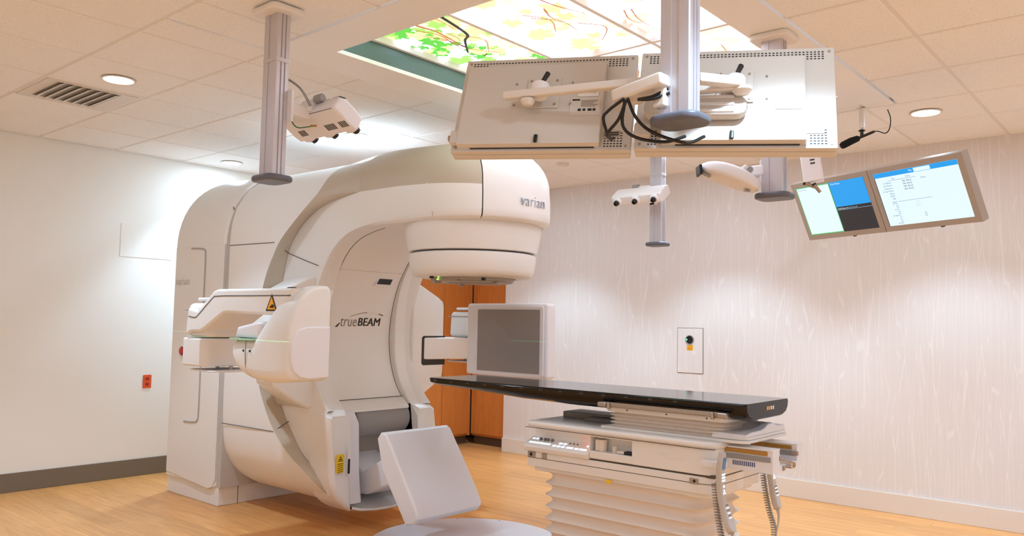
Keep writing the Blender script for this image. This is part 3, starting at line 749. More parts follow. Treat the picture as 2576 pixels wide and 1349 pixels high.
obj('cavity_panel', MB().prism([(-1.02, .20), (-.80, .17), (-.83, .36), (-.85, .70), (-.92, .80), (-1.04, .80)], -.315, -.20, 'y', .02, 3), PALE, linac)
rows = []
for y, z in ((-.33, .14), (-.29, .128), (-.24, .115), (-.12, .10), (0, .095), (.12, .10), (.24, .115), (.29, .128), (.33, .14)):
    rows.append([(-1.25, y, z+.06), (-1.0, y, z+.02), (-.85, y, z), (-.77, y, z+.002), (-.755, y*.98, z+.01), (-.76, y*.97, z+.022), (-.85, y*.97, z+.022), (-1.25, y*.97, z+.08)])
obj('belly_plate', MB().grid(rows), WHITE, linac)
obj('portal_arm', MB().prism([(-1.20, .30), (-1.15, .48), (-.90, .36), (-.62, .50), (-.40, .62), (-.32, .48), (-.55, .32), (-.86, .20), (-1.0, .19)], -.13, .17, 'y', .02, 3), PALE, linac)
d = Vector((.35, 0, -.52)).normalized(); nn = Vector((-d.z, 0, d.x)).normalized()
MVF = Matrix(((0, d.x, nn.x, -.27), (1, 0, 0, -.03), (0, d.z, nn.z, .45), (0, 0, 0, 1)))
pm = MB().prism([(-.315, -.05), (-.30, -.02), (-.27, -.004), (-.1, 0), (.2, .004), (.28, -.002), (.305, -.02), (.315, -.07), (.29, -.14), (-.10, -.165), (-.30, -.10)], -.295, .295, 'x', .016, 4)
obj('portal_imager', pm.xf(MVF), PALE, linac, label='pale slanted portal imager panel')

# ------------------------------------------------------------------ treatment couch
couch = thing('treatment_couch', 'white treatment couch with glossy black carbon tabletop on ribbed bellows base', 'treatment couch', (1.27, 0, 0))
GLOSS = mat('carbon_black_gloss', rgb(14, 13, 13), 0.09, spec=0.4)
def top_sec(x, w_, t, zt=1.06):
    h = w_; return [(x, -h+.006, zt), (x, -h, zt-.006), (x, -h-.002, zt-.012), (x, -h+.003, zt-min(.036, t*.6)), (x, -h+.025, zt-t*.80), (x, -h+.065, zt-t*.97), (x, -h+.10, zt-t),
                    (x, h-.10, zt-t), (x, h-.065, zt-t*.97), (x, h-.025, zt-t*.80), (x, h-.003, zt-min(.036, t*.6)), (x, h+.002, zt-.012), (x, h, zt-.006), (x, h-.006, zt)]
secs = [(-.135, .215, .034), (-.128, .235, .04), (-.11, .247, .045), (-.05, .25, .05), (.25, .25, .062), (.6, .25, .082), (1.0, .25, .09), (1.7, .25, .088), (1.975, .25, .085), (1.992, .246, .08), (1.997, .242, .075)]
tabletop = obj('tabletop', MB().grid([top_sec(*s) for s in secs], closed=True, cap=True), GLOSS, couch, angle=30, label='glossy black carbon tabletop')
NOT = mat('notch_grey', rgb(92, 90, 92), .3, .4)
nmb = MB().box((0, 0, 0), (.024, .008, .012), .002, 1); n0 = None
for k in range(13):
    for sgn in (-1, 1):
        xk = -.065+k*.141
        if n0 is None:
            n0 = obj('indexing_notch', nmb, NOT, tabletop, smooth=False); o = n0
        else: o = n0.copy(); COL.objects.link(o)
        o.location = (xk, sgn*.2475, 1.046)
# end face print
for y0, y1, m_ in ((-.02, .0, AMBER), (.006, .018, SILVER), (.026, .042, LABELW), (.05, .066, LABELW)):
    obj('end_mark', MB().span(1.9965, 1.9985, y0, y1, 1.018, 1.036, .001, 1), m_, tabletop, smooth=False)
# side rail
for sgn in (1, -1):
    rp = MB().span(1.20, 1.90, -.272, -.258, .992, 1.014, .003, 2)
    rp.box((1.215, -.268, 1.0), (.055, .034, .026), .008, 3); rp.box((1.89, -.268, 1.0), (.055, .034, .026), .008, 3)
    rp.box((1.255, -.272, .996), (.016, .03, .032), .006, 3); rp.box((1.84, -.272, .996), (.016, .03, .032), .006, 3)
    rp.span(1.23, 1.25, -.262, -.15, .985, .998); rp.span(1.85, 1.87, -.262, -.15, .985, .998)
    rp.v = [(x, y*sgn, z) for x, y, z in rp.v]
    obj('accessory_rail', rp, STEEL, couch)
def bellows(name, cx, cy, hx, hy, z0, z1, nf, amp, r, m_, sharp=False):
    rows = []; n = nf*8
    for i in range(n+1):
        t = i/n; ph = math.cos(2*PI*nf*t); off = amp*(1-1.7*abs(math.sin(PI*nf*t))**0.75) if sharp else amp*math.cos(2*PI*nf*t); z = z0+(z1-z0)*t
        rows.append([(cx+x, cy+y, z) for x, y in rrect(2*(hx+off), 2*(hy+off), r, 6)])
    return obj(name, MB().grid(rows, closed=True, cap=True), m_, couch, angle=80, wn=False)
bellows('upper_bellows', 1.535, 0, .325, .195, .886, .962, 4, .010, .04, RUBBER)
obj('top_carriage', MB().prism([(x+1.535, y) for x, y in rrect(.69, .43, .04)], .960, .986, 'z', .005, 2), WHITE, couch)
for xx in (1.33, 1.56, 1.78): obj('screw', MB().lathe([(.004, -.2165), (.004, -.212)], (xx, 0, .974), 10, 'y'), BLACK, couch)
obj('tray_plate', MB().prism([(1.175, -.225), (1.90, -.225), (1.96, -.215), (1.985, -.19), (1.985, .26), (1.175, .26)], .871, .885, 'z', .003, 2), WHITE, couch)
# console
lid = MB().prism([(.70, -.25), (.72, -.28), (.75, -.287), (1.80, -.287), (1.85, -.27), (1.87, -.23), (1.87, .23), (1.85, .27), (1.80, .287), (.75, .287), (.72, .28), (.70, .25)], .838, .871, 'z', .014, 4)
obj('console_lid', lid, WHITE, couch)
cb = MB().span(.715, 1.86, -.20, .27, .712, .84)
cb.prism([(1.397, -.2), (1.397, -.272), (1.78, -.272), (1.825, -.262), (1.852, -.235), (1.86, -.2)], .712, .838, 'z', .004, 2)
cb.span(1.134, 1.40, -.272, -.19, .712, .752, .006, 2); cb.span(1.128, 1.138, -.268, -.19, .74, .838); cb.span(1.134, 1.40, -.27, -.19, .826, .839, .003, 2)
cb.prism([(-.286, .716), (-.288, .73), (-.28, .742), (-.20, .775), (-.19, .70), (-.28, .705)], .692, 1.134, 'x', .006, 3)
console = obj('console_body', cb, WHITE, couch)
obj('seam', MB().tube([(.71, -.287, .8375), (1.80, -.2875, .8375), (1.852, -.268, .8375)], .002, 6), SEAM, console)
def key(x, t, w_, h_, m_, nm):
    # on the sloped ledge, t 0 front .. 1 rear
    y, z = -.28+.08*t, .7425+.033*t
    obj(nm, MB().box((x, y, z), (w_, h_, .006), .0025, 2, Rx(22)), m_, console)
key(.79, .28, .15, .014, KEYLIT, 'lit_strip')
for xx in (.72, .745): key(xx, .75, .018, .014, KEYLIT, 'lit_key')
KNOB = mat('thumbwheel_grey', rgb(120, 118, 120), .4)
for xx in (.775, .805, .825, .855):
    obj('thumbwheel', MB().lathe([(.009, -.005), (.011, 0), (.009, .005)], (xx, -.228, .769), 16, 'x'), KNOB, console)
for xx, t in ((.895, .2), (.92, .55), (.95, .55), (.925, .2), (.955, .2), (.99, .2), (1.012, .2), (1.045, .2), (1.075, .2), (1.10, .2), (1.10, .65)): key(xx, t, .022, .016, KEYLIT, 'lit_key')
for xx in (.975, 1.0, 1.025): key(xx, .7, .010, .007, BLACK, 'small_key')
obj('stop_lamp', MB().lathe([(.014, -.012), (.016, 0), (.008, .01), (.001, .011)], (1.118, -.222, .79), 20, 'y'), REDLIT, console)
for xx, w_ in ((.745, .05), (.835, .03)):
    obj('latch_block', MB().span(xx-w_/2, xx+w_/2, -.279, -.268, .672, .702, .002, 1), STG, console)
obj('latch_mark', MB().box((.747, -.280, .688), (.016, .003, .016), 0, 1, Ry(45)), BLACK, console)
obj('lettering', text_mb('varian', .06, .0012, xs=1.1).xf(frame((1.62, -.2725, .785), (1, 0, 0), (0, 0, 1))), WHITE, console, label='embossed varian lettering')
obj('body_gap', MB().span(.72, 1.845, -.262, .262, .70, .716), SEAM, couch, smooth=False)
sk = [(.70, -.25), (.715, -.27), (1.78, -.27), (1.83, -.255), (1.855, -.22), (1.855, .22), (1.83, .255), (1.78, .27), (.715, .27), (.70, .25)]
obj('skirt', MB().prism(sk, .622, .703, 'z', .004, 2), WHITE, couch)
obj('skirt_rim', MB().prism([(1.278+(x-1.278)*.94, y*.92) for x, y in sk], .595, .625, 'z', .01, 3), WHITE, couch)
obj('skirt_line', MB().prism([(1.278+(x-1.278)*1.001, y*1.003) for x, y in sk], .668, .671, 'z'), SEAM, couch)
obj('latch_block', MB().span(1.72, 1.765, -.276, -.262, .665, .692, .002, 1), STG, couch)
obj('latch_mark', MB().box((1.747, -.277, .68), (.012, .003, .012), 0, 1, Ry(45)), BLACK, couch)
obj('caution_tag', MB().span(1.24, 1.275, -.2735, -.268, .60, .615), YELLOW, couch, smooth=False)
bellows('lower_bellows', 1.275, 0, .475, .235, .022, .60, 9, .016, .09, RUBBER, True)
obj('hand_pendant_hook', MB().prism([(1.795, -.29), (1.80, -.315), (1.88, -.315), (1.90, -.30), (1.90, -.24), (1.85, -.24), (1.85, -.285)], .762, .79, 'z', .004, 2), PALE, couch)
obj('turntable_disc', MB().lathe([(.001, .02), (.60, .02), (.615, .017), (.62, .0)], (0, 0, 0), 96), mat('disc_grey', rgb(224, 222, 226), .35), couch)
for a in (165, 140, 110): obj('disc_screw', MB().lathe([(.008, .0205), (.008, .0195)], (.58*math.cos(math.radians(a)), .58*math.sin(math.radians(a)), 0), 12), GREY, couch)
obj('back_module', MB().span(.74, 1.17, .02, .20, .871, .905, .004, 2), mat('module_grey', rgb(150, 146, 138), .5), couch)
obj('back_module', MB().span(.95, 1.20, -.06, .05, .871, .893, .004, 2), mat('module_dark', rgb(120, 116, 108), .5), couch)
pad = MB().prism([(-.205, .898), (-.20, .912), (-.15, .921), (-.03, .922), (.01, .93), (.05, .946), (.10, .948), (.14, .934), (.17, .928), (.245, .928), (.255, .915), (.255, .898)], 1.80, 1.978, 'x', .012, 4)
obj('end_cushion', pad, PALE, couch)
obj('cushion_base', MB().prism([(1.80, -.205), (1.95, -.205), (1.98, -.18), (1.98, .255), (1.80, .255)], .886, .899, 'z', .002, 1), WHITE, couch)
BROWN = mat('brass_strip', rgb(178, 132, 58), .4, .3)
STRIPE = mat('scale_blue', rgb(70, 84, 130), .5)
for sgn in (1, -1):
    tk = MB().prism([(-.185, .745), (-.035, .745), (-.035, .775), (-.105, .775), (-.105, .85), (-.185, .85)], 1.80, 2.095, 'x')
    tk.v = [(x, y*sgn, z) for x, y, z in tk.v]
    track = obj('end_track', tk, PALE, couch, smooth=False)
    for zz0, zz1, m_, xe in ((.826, .845, BROWN, 2.07), (.797, .82, GREY, 2.085)):
        for a, b in ((-.190, -.184), (-.106, -.100)):
            obj('track_strip', MB().span(1.86, xe, min(a*sgn, b*sgn), max(a*sgn, b*sgn), zz0, zz1, .001, 1), m_, track, smooth=False)
    obj('track_lip', MB().span(1.86, 2.097, min(-.192*sgn, -.103*sgn), max(-.192*sgn, -.103*sgn), .8495, .854), WHITE, track, smooth=False)
    obj('end_stop', MB().span(2.094, 2.102, min(-.075*sgn, -.05*sgn), max(-.075*sgn, -.05*sgn), .75, .772, .002, 1), STG, track)
    obj('end_stop', MB().span(2.07, 2.102, min(-.112*sgn, -.092*sgn), max(-.112*sgn, -.092*sgn), .80, .82, .002, 1), STG, track)
    if sgn == 1:
        for k in range(12): obj('scale_mark', MB().span(1.90+k*.0095, 1.905+k*.0095, -.1862, -.185, .768, .789), STRIPE, track, smooth=False)
cc = cr([(2.06, -.03, .79), (2.11, -.01, .785), (2.118, .01, .77), (2.11, .02, .752), (2.06, .02, .75)], 4)
obj('cable_chain', MB().grid([[(p.x, p.y-.012, p.z) for p in cc], [(p.x, p.y+.012, p.z) for p in cc]]), BROWN, couch)

# hand pendants
HGREY = mat('pendant_grey', rgb(196, 190, 184), .45); CORD = mat('cord_grey', rgb(168, 160, 150), .5)
SCREENB = mat('pendant_screen', rgb(40, 60, 90), .2, emit=.35, ecol=(.12, .3, .55))
def pendant(label, path, coil, yl):
    t = thing('hand_pendant', label, 'remote control', path[0], group='hand pendants on the couch end')
    P_ = cr(path, 6); rows = []
    n = len(P_)
    for i, p in enumerate(P_):
        u = i/(n-1); hw = .027*(1-.22*math.sin(PI*min(1, u*1.15)))*(.55+.45*min(1, u*12))*(.6+.4*min(1, (1-u)*14)); th = .014*(1+.25*u)
        tn = (P_[min(i+1, n-1)]-P_[max(i-1, 0)]).normalized(); nx = Vector((-tn.z, 0, tn.x)); nx = nx if nx.x > 0 else -nx
        rows.append([tuple(p+Vector((0, a, 0))+nx*b) for a, b in rrect(2*hw, 2*th, min(.010, hw*.6), 4)])
    body = obj('pendant_body', MB().grid(rows, closed=True, cap=True), HGREY, t, angle=70)
    def on(u, a, w_, h_, m_, nm):
        i = min(int(u*(n-1)), n-2); p = P_[i].lerp(P_[i+1], u*(n-1)-i); tn = (P_[i+1]-P_[i]).normalized(); nx = Vector((-tn.z, 0, tn.x)); nx = nx if nx.x > 0 else -nx
        M = Matrix(((nx.x, 0, -tn.x), (nx.y, 1, -tn.y), (nx.z, 0, -tn.z)))
        obj(nm, MB().box(p+Vector((0, a, 0))+nx*(.0145*(1+.25*u)), (.004, w_, h_), .0015, 1, M), m_, body)
    on(.13, 0, .030, .055, SCREENB, 'pendant_screen')
    for r_ in range(3):
        for c_ in (-.011, 0, .011): on(.265+r_*.035, c_, .009, .009, KEYLIT, 'lit_key')
    on(.40, 0, .014, .012, KEYLIT, 'lit_key'); on(.45, 0, .012, .012, KEYLIT, 'lit_key'); on(.48, -.008, .008, .008, KEYLIT, 'lit_key'); on(.48, .008, .008, .008, KEYLIT, 'lit_key')
    for r_ in range(6):
        for c_ in (-.008, .008): on(.62+r_*.032, c_, .010, .006, KEYLIT if r_ % 2 else KNOB, 'side_key')
    cpts = cr(coil, 16); hel = []; L = 0; N = 10
    for i in range(len(cpts)-1):
        a, b = cpts[i], cpts[i+1]; tn = (b-a).normalized(); e1 = tn.orthogonal().normalized(); e1 = (Vector((0, 1, 0))-tn*tn.y).normalized(); e2 = tn.cross(e1)
        seg = (b-a).length
        for k in range(6):
            u = k/6; L2 = L+seg*u; ph = 2*PI*L2/.0135
            hel.append(a.lerp(b, u)+.013*(math.cos(ph)*e1+math.sin(ph)*e2))
        L += seg
    # fewer samples per turn is fine: resample finely
    fine = []; tot = 0
    segs = [(cpts[i], cpts[i+1]) for i in range(len(cpts)-1)]
    for a, b in segs:
        tn = (b-a).normalized(); e1 = (Vector((0, 1, 0))-tn*tn.y).normalized(); e2 = tn.cross(e1); sl = (b-a).length; st = max(2, int(sl/.0012))
        for k in range(st):
            ph = 2*PI*(tot+sl*k/st)/.0125; fine.append(a.lerp(b, k/st)+.013*(math.cos(ph)*e1+math.sin(ph)*e2))
        tot += sl
    obj('coiled_cord', MB().tube(fine, .0035, 6), CORD, t)
    e = P_[-1]; obj('strain_relief', MB().tube([tuple(e+Vector((-.004, 0, .01))), tuple(e+Vector((.004, 0, -.03))), tuple(e+Vector((.002, 0, -.07))), tuple(cpts[-1])], [.010, .007, .0045, .004], 10), HGREY, t)
    return t
pendant('near grey hand pendant with lit keypad and screen, hooked on the couch corner', [(1.925, -.345, .842), (1.915, -.345, .75), (1.92, -.345, .65), (1.945, -.345, .56), (1.975, -.345, .49)], [(1.875, -.325, .70), (1.885, -.325, .60), (1.905, -.33, .50), (1.93, -.335, .40), (1.955, -.34, .33)], None)
pendant('far grey hand pendant hanging below the end tracks with a long coiled cord', [(1.868, .30, .80), (1.872, .30, .72), (1.886, .30, .63), (1.90, .30, .56), (1.92, .30, .485)], [(1.835, .30, .69), (1.85, .30, .58), (1.87, .30, .48), (1.895, .30, .40), (1.90, .30, .32)], None)

# small things kept in the console bin
cup = thing('cup', 'cream beaker standing in the couch console bin', 'cup', (1.193, -.234, .7525))
obj('cup_wall', MB().lathe([(.022, 0), (.025, .06), (.0235, .06), (.0205, .004), (.001, .004)], (0, 0, 0), 28), RUBBER, cup, local=True)
obj('cup_pocket', MB().box((-.022, -.008, .03), (.022, .03, .06), .006, 2), RUBBER, cup, local=True)
tape = thing('tape_roll', 'short cream roll beside the markers in the console bin', 'roll', (1.272, -.235, .752))
obj('roll_body', MB().lathe([(.013, 0), (.014, .002), (.014, .032), (.013, .034), (.006, .034), (.006, .02), (.001, .02)], (0, 0, 0), 24), RUBBER, tape, local=True)
for k, (yy, zz, cp, lb) in enumerate(((-.25, .7605, BLACK, 'white marker with a black cap lying in the console bin'), (-.228, .7605, mat('cap_blue', rgb(40, 62, 120), .4), 'white marker with a blue cap lying behind the black-capped one'))):
    mk = thing('marker_pen', lb, 'marker', (1.30, yy, zz))
    obj('barrel', MB().lathe([(.006, 0), (.0075, .004), (.0075, .045), (.006, .05)], (-.005, 0, 0), 16, 'x'), LABELW, mk, local=True)
    obj('cap', MB().lathe([(.0085, .045), (.0088, .05), (.0085, .085), (.006, .09)], (-.005, 0, 0), 16, 'x'), cp, mk, local=True)

# ------------------------------------------------------------------ ceiling posts
def post(name, x, y, label, zb=2.07, group='aluminium ceiling posts'):
    t = thing(name, label, 'ceiling post', (x, y, CEIL), group=group)
    zl_ = zb-CEIL
    pts = rrect(.20, .18, .035, 5)
    obj('ceiling_plate', MB().prism(pts, -.042, -.012, 'z', .010, 3), LABELW, t, local=True)
    g = .006
    prof = [(-.052, -.036), (-.014, -.036), (-.014, -.033), (.014, -.033), (.014, -.036), (.048, -.036), (.052, -.032), (.052, -.014), (.047, -.014), (.047, -.006), (.052, -.006), (.052, .006), (.047, .006), (.047, .014), (.052, .014), (.052, .032), (.048, .036), (-.048, .036), (-.052, .032)]
    obj('post_profile', MB().prism(prof, zl_, -.03, 'z'), ALU, t, local=True, smooth=False)
    obj('post_collar', MB().prism(rrect(.108, .076, .004, 2), -.27, -.25, 'z', .001, 1), ALU, t, local=True)
    obj('end_cap', MB().prism(rrect(.175, .145, .045, 6), zl_-.028, zl_+.002, 'z', .012, 4), CAPG, t, local=True)
    return t
post('ceiling_post', .36, -1.74, 'left aluminium ceiling post hanging in front of the machine stand')
post('ceiling_post', 2.04, -.02, 'aluminium ceiling post near the lit displays, partly behind the right grey display back')
post('ceiling_post', .36, 1.74, 'farthest aluminium ceiling post before the papered wall')
post_m = post('ceiling_post', 2.36, -1.545, 'nearest and largest ceiling post, carrying the two grey display backs', zb=2.082)

# ------------------------------------------------------------------ stereo camera pods
PODW = mat('pod_white', rgb(232, 230, 234), .4)
def pod(label, loc, yawd, tilt, armlen, vents=True):
    """local: length x, looks toward +y and down; arm goes to -y"""
    M = Rz(yawd)
    t = thing('stereo_camera', label, 'camera', loc, M, group='ceiling hung stereo cameras')
    B = Rx(-tilt)
    L = .44
    prof = [(-.085, -.036), (-.07, -.046), (.03, -.046), (.068, -.040), (.075, -.03), (.075, .03), (.068, .038), (.02, .046), (-.05, .046), (-.085, .026)]
    body = MB().prism(prof, -L/2, L/2, 'x', .028, 5).xf(B)
    b = obj('camera_body', body, PODW, t, local=True, angle=60)
    for x in (-.165, 0, .165):
        bo = obj('lens_boss', MB().lathe([(.042, .06), (.040, .078), (.030, .09), (.02, .092)], (x, 0, 0), 28, 'y').xf(B), PODW, b, local=True)
        obj('lens', MB().lathe([(.022, .085), (.022, .098), (.018, .104), (.018, .112), (.012, .114), (.012, .106), (.001, .106)], (x, 0, 0), 24, 'y').xf(B), BLACK, b, local=True)
    for x0, k_ in (((-.15, 5), (.06, 7), (.165, 5)) if vents else ()):
        for k in range(k_):
            obj('vent_slot', MB().span(x0+k*.011, x0+k*.011+.005, -.0, .035, -.0475, -.0455).xf(B), DARK, b, local=True, smooth=False)
            obj('vent_slot', MB().box((x0+k*.011+.0025, -.068, .038), (.005, .036, .003), 0, 1, Rx(30)).xf(B), DARK, b, local=True, smooth=False)
    obj('seam', MB().tube([(-L/2+.02, -.079, -.0415), (L/2-.02, -.079, -.0415)], .0015, 5).xf(B), SEAM, b, local=True)
    obj('ball_head', MB().box((0, -.095, .0), (.10, .03, .07), .01, 3).xf(B), PODW, t, local=True)
    obj('clamp_knob', MB().lathe([(.018, 0), (.02, .005), (.02, .05), (.016, .055)], (.05, -.10, .03), 20, 'x').xf(B), GREY, t, local=True)
    obj('mount_arm', MB().span(-.03, .03, -armlen, -.07, -.015, .045, .01, 3), PODW, t, local=True)
    obj('mount_plate', MB().span(-.045, .045, -armlen-.008, -armlen+.006, -.05, .10, .003, 2), PODW, t, local=True)
    return t
p1 = pod('camera pod seen from behind with vent slots, on the left ceiling post', (.40, -1.51, 2.375), 0, 33, .19)
obj('ground_wire', MB().tube(cr([(-.06, -.15, .02), (-.03, -.12, -.05), (.03, -.095, -.055), (.05, -.08, -.05)], 6), .003, 6), mat('wire_green', rgb(40, 130, 70), .4), p1, local=True)
obj('wire_lug', MB().tube([(.04, -.085, -.05), (.07, -.075, -.052)], .005, 6), BROWN, p1, local=True)
for k in range(2): obj('signal_cable', MB().tube(cr([(-.03+.01*k, -.19, .17), (.02+.01*k, -.14, .12), (.05+.012*k, -.10, .04)], 6), .003, 6), GREY, p1, local=True)
# smooth oval pod with a black visor beside the second post
ov = thing('stereo_camera', 'smooth oval camera pod with a black visor beside the post near the lit displays', 'camera', (1.865, -.17, 2.135), frame((0, 0, 0), (.72, .615, -.32), (-.65, .76, 0)).to_3x3(), group='ceiling hung stereo cameras')
rows = []
for i in range(21):
    u = -1+2*i/20; rr = max(0.02, (1-abs(u)**2.6)**(1/2.2)); row_ = []
    for k in range(28):
        a = 2*PI*k/28; c_, s_ = math.cos(a), math.sin(a)
        yy = math.copysign(abs(c_)**.8, c_)*.105*rr; zz = math.copysign(abs(s_)**.8, s_)*(.058 if s_ > 0 else .034)*rr
        row_.append((u*.158, yy, zz+.012*(1-u*u)))
    rows.append(row_)
ob = obj('camera_body', MB().grid(rows, closed=True, cap=True), PODW, ov, local=True, angle=80)
rows = []
for i in range(6):
    u = -1.01+i*.018; rr = max(.02, (1-min(1, abs(u))**2.6)**(1/2.2))+.06; row_ = []
    for k in range(11):
        a = -PI/2-1.0+2.0*k/10+.5; row_.append((u*.158-.002, math.cos(a)*.10*rr, math.sin(a)*.052*rr+.004))
    rows.append(row_)
obj('visor', MB().box((-.150, -.03, -.012), (.014, .09, .05), .006, 3, Ry(-25)), BLACK, ob, local=True)
obj('window', MB().box((-.118, -.05, -.026), (.05, .035, .004), .002, 1, Ry(8)), GREY, ob, local=True)
obj('window', MB().box((.10, -.03, -.028), (.03, .03, .004), .002, 1, Ry(-10)), GREY, ob, local=True)
obj('ball_head', MB().box((.06, .02, .062), (.05, .09, .06), .01, 3, Ry(35)), PODW, ov, local=True)
obj('clamp_knob', MB().lathe([(.014, 0), (.016, .005), (.016, .04), (.012, .045)], (.075, -.06, .07), 18, 'y'), GREY, ov, local=True)
obj('mount_arm', MB().span(1.93, 2.0, -.06, .0, 2.16, 2.215, .01, 3), PODW, ov)
obj('mount_plate', MB().span(1.978, 1.99, -.055, .03, 2.12, 2.24, .003, 2), PODW, ov)
pod('camera pod facing the viewer with three black lenses on the farthest post', (.33, 1.52, 2.42), 180, 36, .19, False)

# ------------------------------------------------------------------ two displays seen from behind
def mon_M(yw, tl, rl): return (Rz(yw) @ Rx(tl) @ Ry(rl)).to_3x3()
W2, H2 = .33, .212
def back_display(label, loc, M, rx0, rx1, kind):
    t = thing('display_monitor', label, 'monitor', loc, M, group='displays hung back to the viewer')
    shell = obj('back_shell', MB().span(-W2, W2, 0.0, .022, -H2, H2, .004, 2), MONB, t, local=True)
    obj('front_bezel', MB().span(-W2+.002, W2-.002, .022, .055, -H2-.001, H2-.01, .006, 2), MONB, t, local=True)
    obj('screen_glass', MB().span(-W2+.03, W2-.03, .0545, .056, -H2+.03, H2-.03), BLACK, t, local=True, smooth=False)
    hb = MB().prism([(.0, .160), (-.028, .155), (-.032, .148), (-.034, -.165), (-.026, -.196), (.0, -.199)], rx0, rx1, 'x', .006, 3)
    hump = obj('rear_housing', hb, MONB, t, local=True)
    obj('bottom_gap', MB().span(rx0+.05, rx1-.02, -.005, -.001, -.2015, -.1985), DARK, t, local=True, smooth=False)
    holes = MB()
    def h(x, z): holes.add([(x, -.0006, z), (x+.007, -.0006, z), (x+.007, -.0006, z+.005), (x, -.0006, z+.005)], [(0, 1, 2, 3)])
    nx = int((2*W2-.06)/.0125)
    for i in range(nx):
        x = -W2+.03+i*.0125
        rows_ = 4 if (x < -W2+.09 or x > rx1+.0) else 2 if kind else 1
        for j in range(rows_): h(x, .190-j*.010)
    for i in range(9):
        for j in range(6): h(rx1+.012+i*.0115, -.197+j*.011) if rx1+.012+i*.0115 < W2-.03 and i < 5+2*(kind == 0) else None
    for i in range(3):
        for j in range(6): h(-W2+.045+i*.0115, -.197+j*.011)
    obj('vent_holes', holes, DARK, shell, local=True, smooth=False, kind='stuff')
    for sx in (-1, 1):
        for sz in (-1, 1): obj('corner_screw', MB().lathe([(.005, -.002), (.005, .001)], (sx*(W2-.018), 0, sz*(H2-.018)), 14, 'y'), STG, shell, local=True)
    pl = obj('mount_plate', MB().span(-.062, .062, -.040, -.033, -.05, .085, .002, 1), MONB, t, local=True)
    for sx in (-1, 1):
        for z in (-.036, .07):
            obj('screw', MB().lathe([(.005, -.043), (.005, -.039)], (sx*.048, 0, z), 12, 'y'), STEEL, pl, local=True); obj('stud', MB().lathe([(.004, -.037), (.004, -.032)], (sx*.105, 0, z*.9), 12, 'y'), GREY, hump, local=True)
    obj('swivel_head', MB().lathe([(.03, -.045), (.034, -.04), (.034, .0), (.03, .004)], (0, -.085, .01), 28), LABELW, t, local=True)
    obj('swivel_neck', MB().span(-.022, .022, -.075, -.038, -.01, .04, .006, 2), LABELW, t, local=True)
    obj('tilt_lever', MB().tube([(.0, -.085, .01), (.004, -.083, .03), (.018, -.075, .075)], [.009, .008, .010], 12), BLACK, t, local=True)
    obj('cable_clip', MB().box((-.005, -.036, -.182), (.014, .008, .034), .004, 2), BLACK, hump, local=True)
    if kind == 0:
        lb = obj('rating_label', MB().span(.105, .215, -.0355, -.034, -.085, -.005), mat('label_grey', rgb(214, 206, 198), .5), hump, local=True, smooth=False)
        obj('label_print', MB().span(.112, .14, -.0362, -.0356, -.020, -.014), PRINT, lb, local=True, smooth=False)
        for k in range(5): obj('label_print', MB().span(.145, .205-.008*(k % 3), -.0362, -.0356, -.022-k*.006, -.020-k*.006), PRINTG, lb, local=True, smooth=False)
        for k, wv in enumerate((.012, .010, .014, .010)): obj('label_print', MB().span(.135+k*.018, .135+k*.018+wv, -.0362, -.0356, -.066, -.056), PRINT, lb, local=True, smooth=False)
        obj('barcode_label', MB().span(.13, .205, -.0355, -.034, -.002, .035), LABELW, hump, local=True, smooth=False)
        for k in range(13): obj('label_print', MB().span(.145+k*.004, .147+k*.004, -.0362, -.0356, .014, .026), PRINT, hump, local=True, smooth=False)
        obj('corner_unit', MB().span(-W2-.002, -W2+.062, -.030, .001, -.19, -.135, .008, 2), MONB, t, local=True)
        obj('corner_knob', MB().lathe([(.012, -.008), (.012, 0)], (-W2-.002, -.012, -.162), 16, 'x'), STG, t, local=True)
    else:
        obj('rating_label', MB().span(.132, .215, -.0355, -.034, -.078, -.040), mat('label_grey', rgb(214, 206, 198), .5), hump, local=True, smooth=False)
        pm_ = MB().prism(rrect(.34, .085, .035), -.075, -.036, 'y', .012, 3); pm_.v = [(x-.13, y, z-.085) for x, y, z in pm_.v]
        cov = obj('cable_cover', pm_, MONB, t, local=True)
        for z in (-.055, -.085, -.112): obj('cover_rib', MB().span(-.20, .0, -.079, -.073, z-.006, z+.006, .002, 1), LABELW, cov, local=True)
        obj('corner_unit', MB().span(-W2-.002, -W2+.055, -.030, .001, -.175, -.12, .008, 2), MONB, t, local=True)
    vt = MB().span(W2-.10, W2-.04, -.002, .001, -.155, -.13, .001, 1)
    vo = obj('id_tag', vt, STG, shell, local=True)
    for k in range(2): obj('tag_print', MB().span(W2-.095, W2-.045, -.0028, -.0021, -.15+k*.009, -.145+k*.009), PRINT if kind == 0 else LABELW, vo, local=True, smooth=False)
    return t
back_display('left grey display seen from behind, with rating labels and cables', (1.788, -1.522, 2.227), mon_M(26.8, -22, 1.6), -.305, .222, 0)
back_display('right grey display seen from behind, its back brightly lit', (2.400, -1.238, 2.208), mon_M(27.1, -22.8, 2.1), -.24, .232, 1)

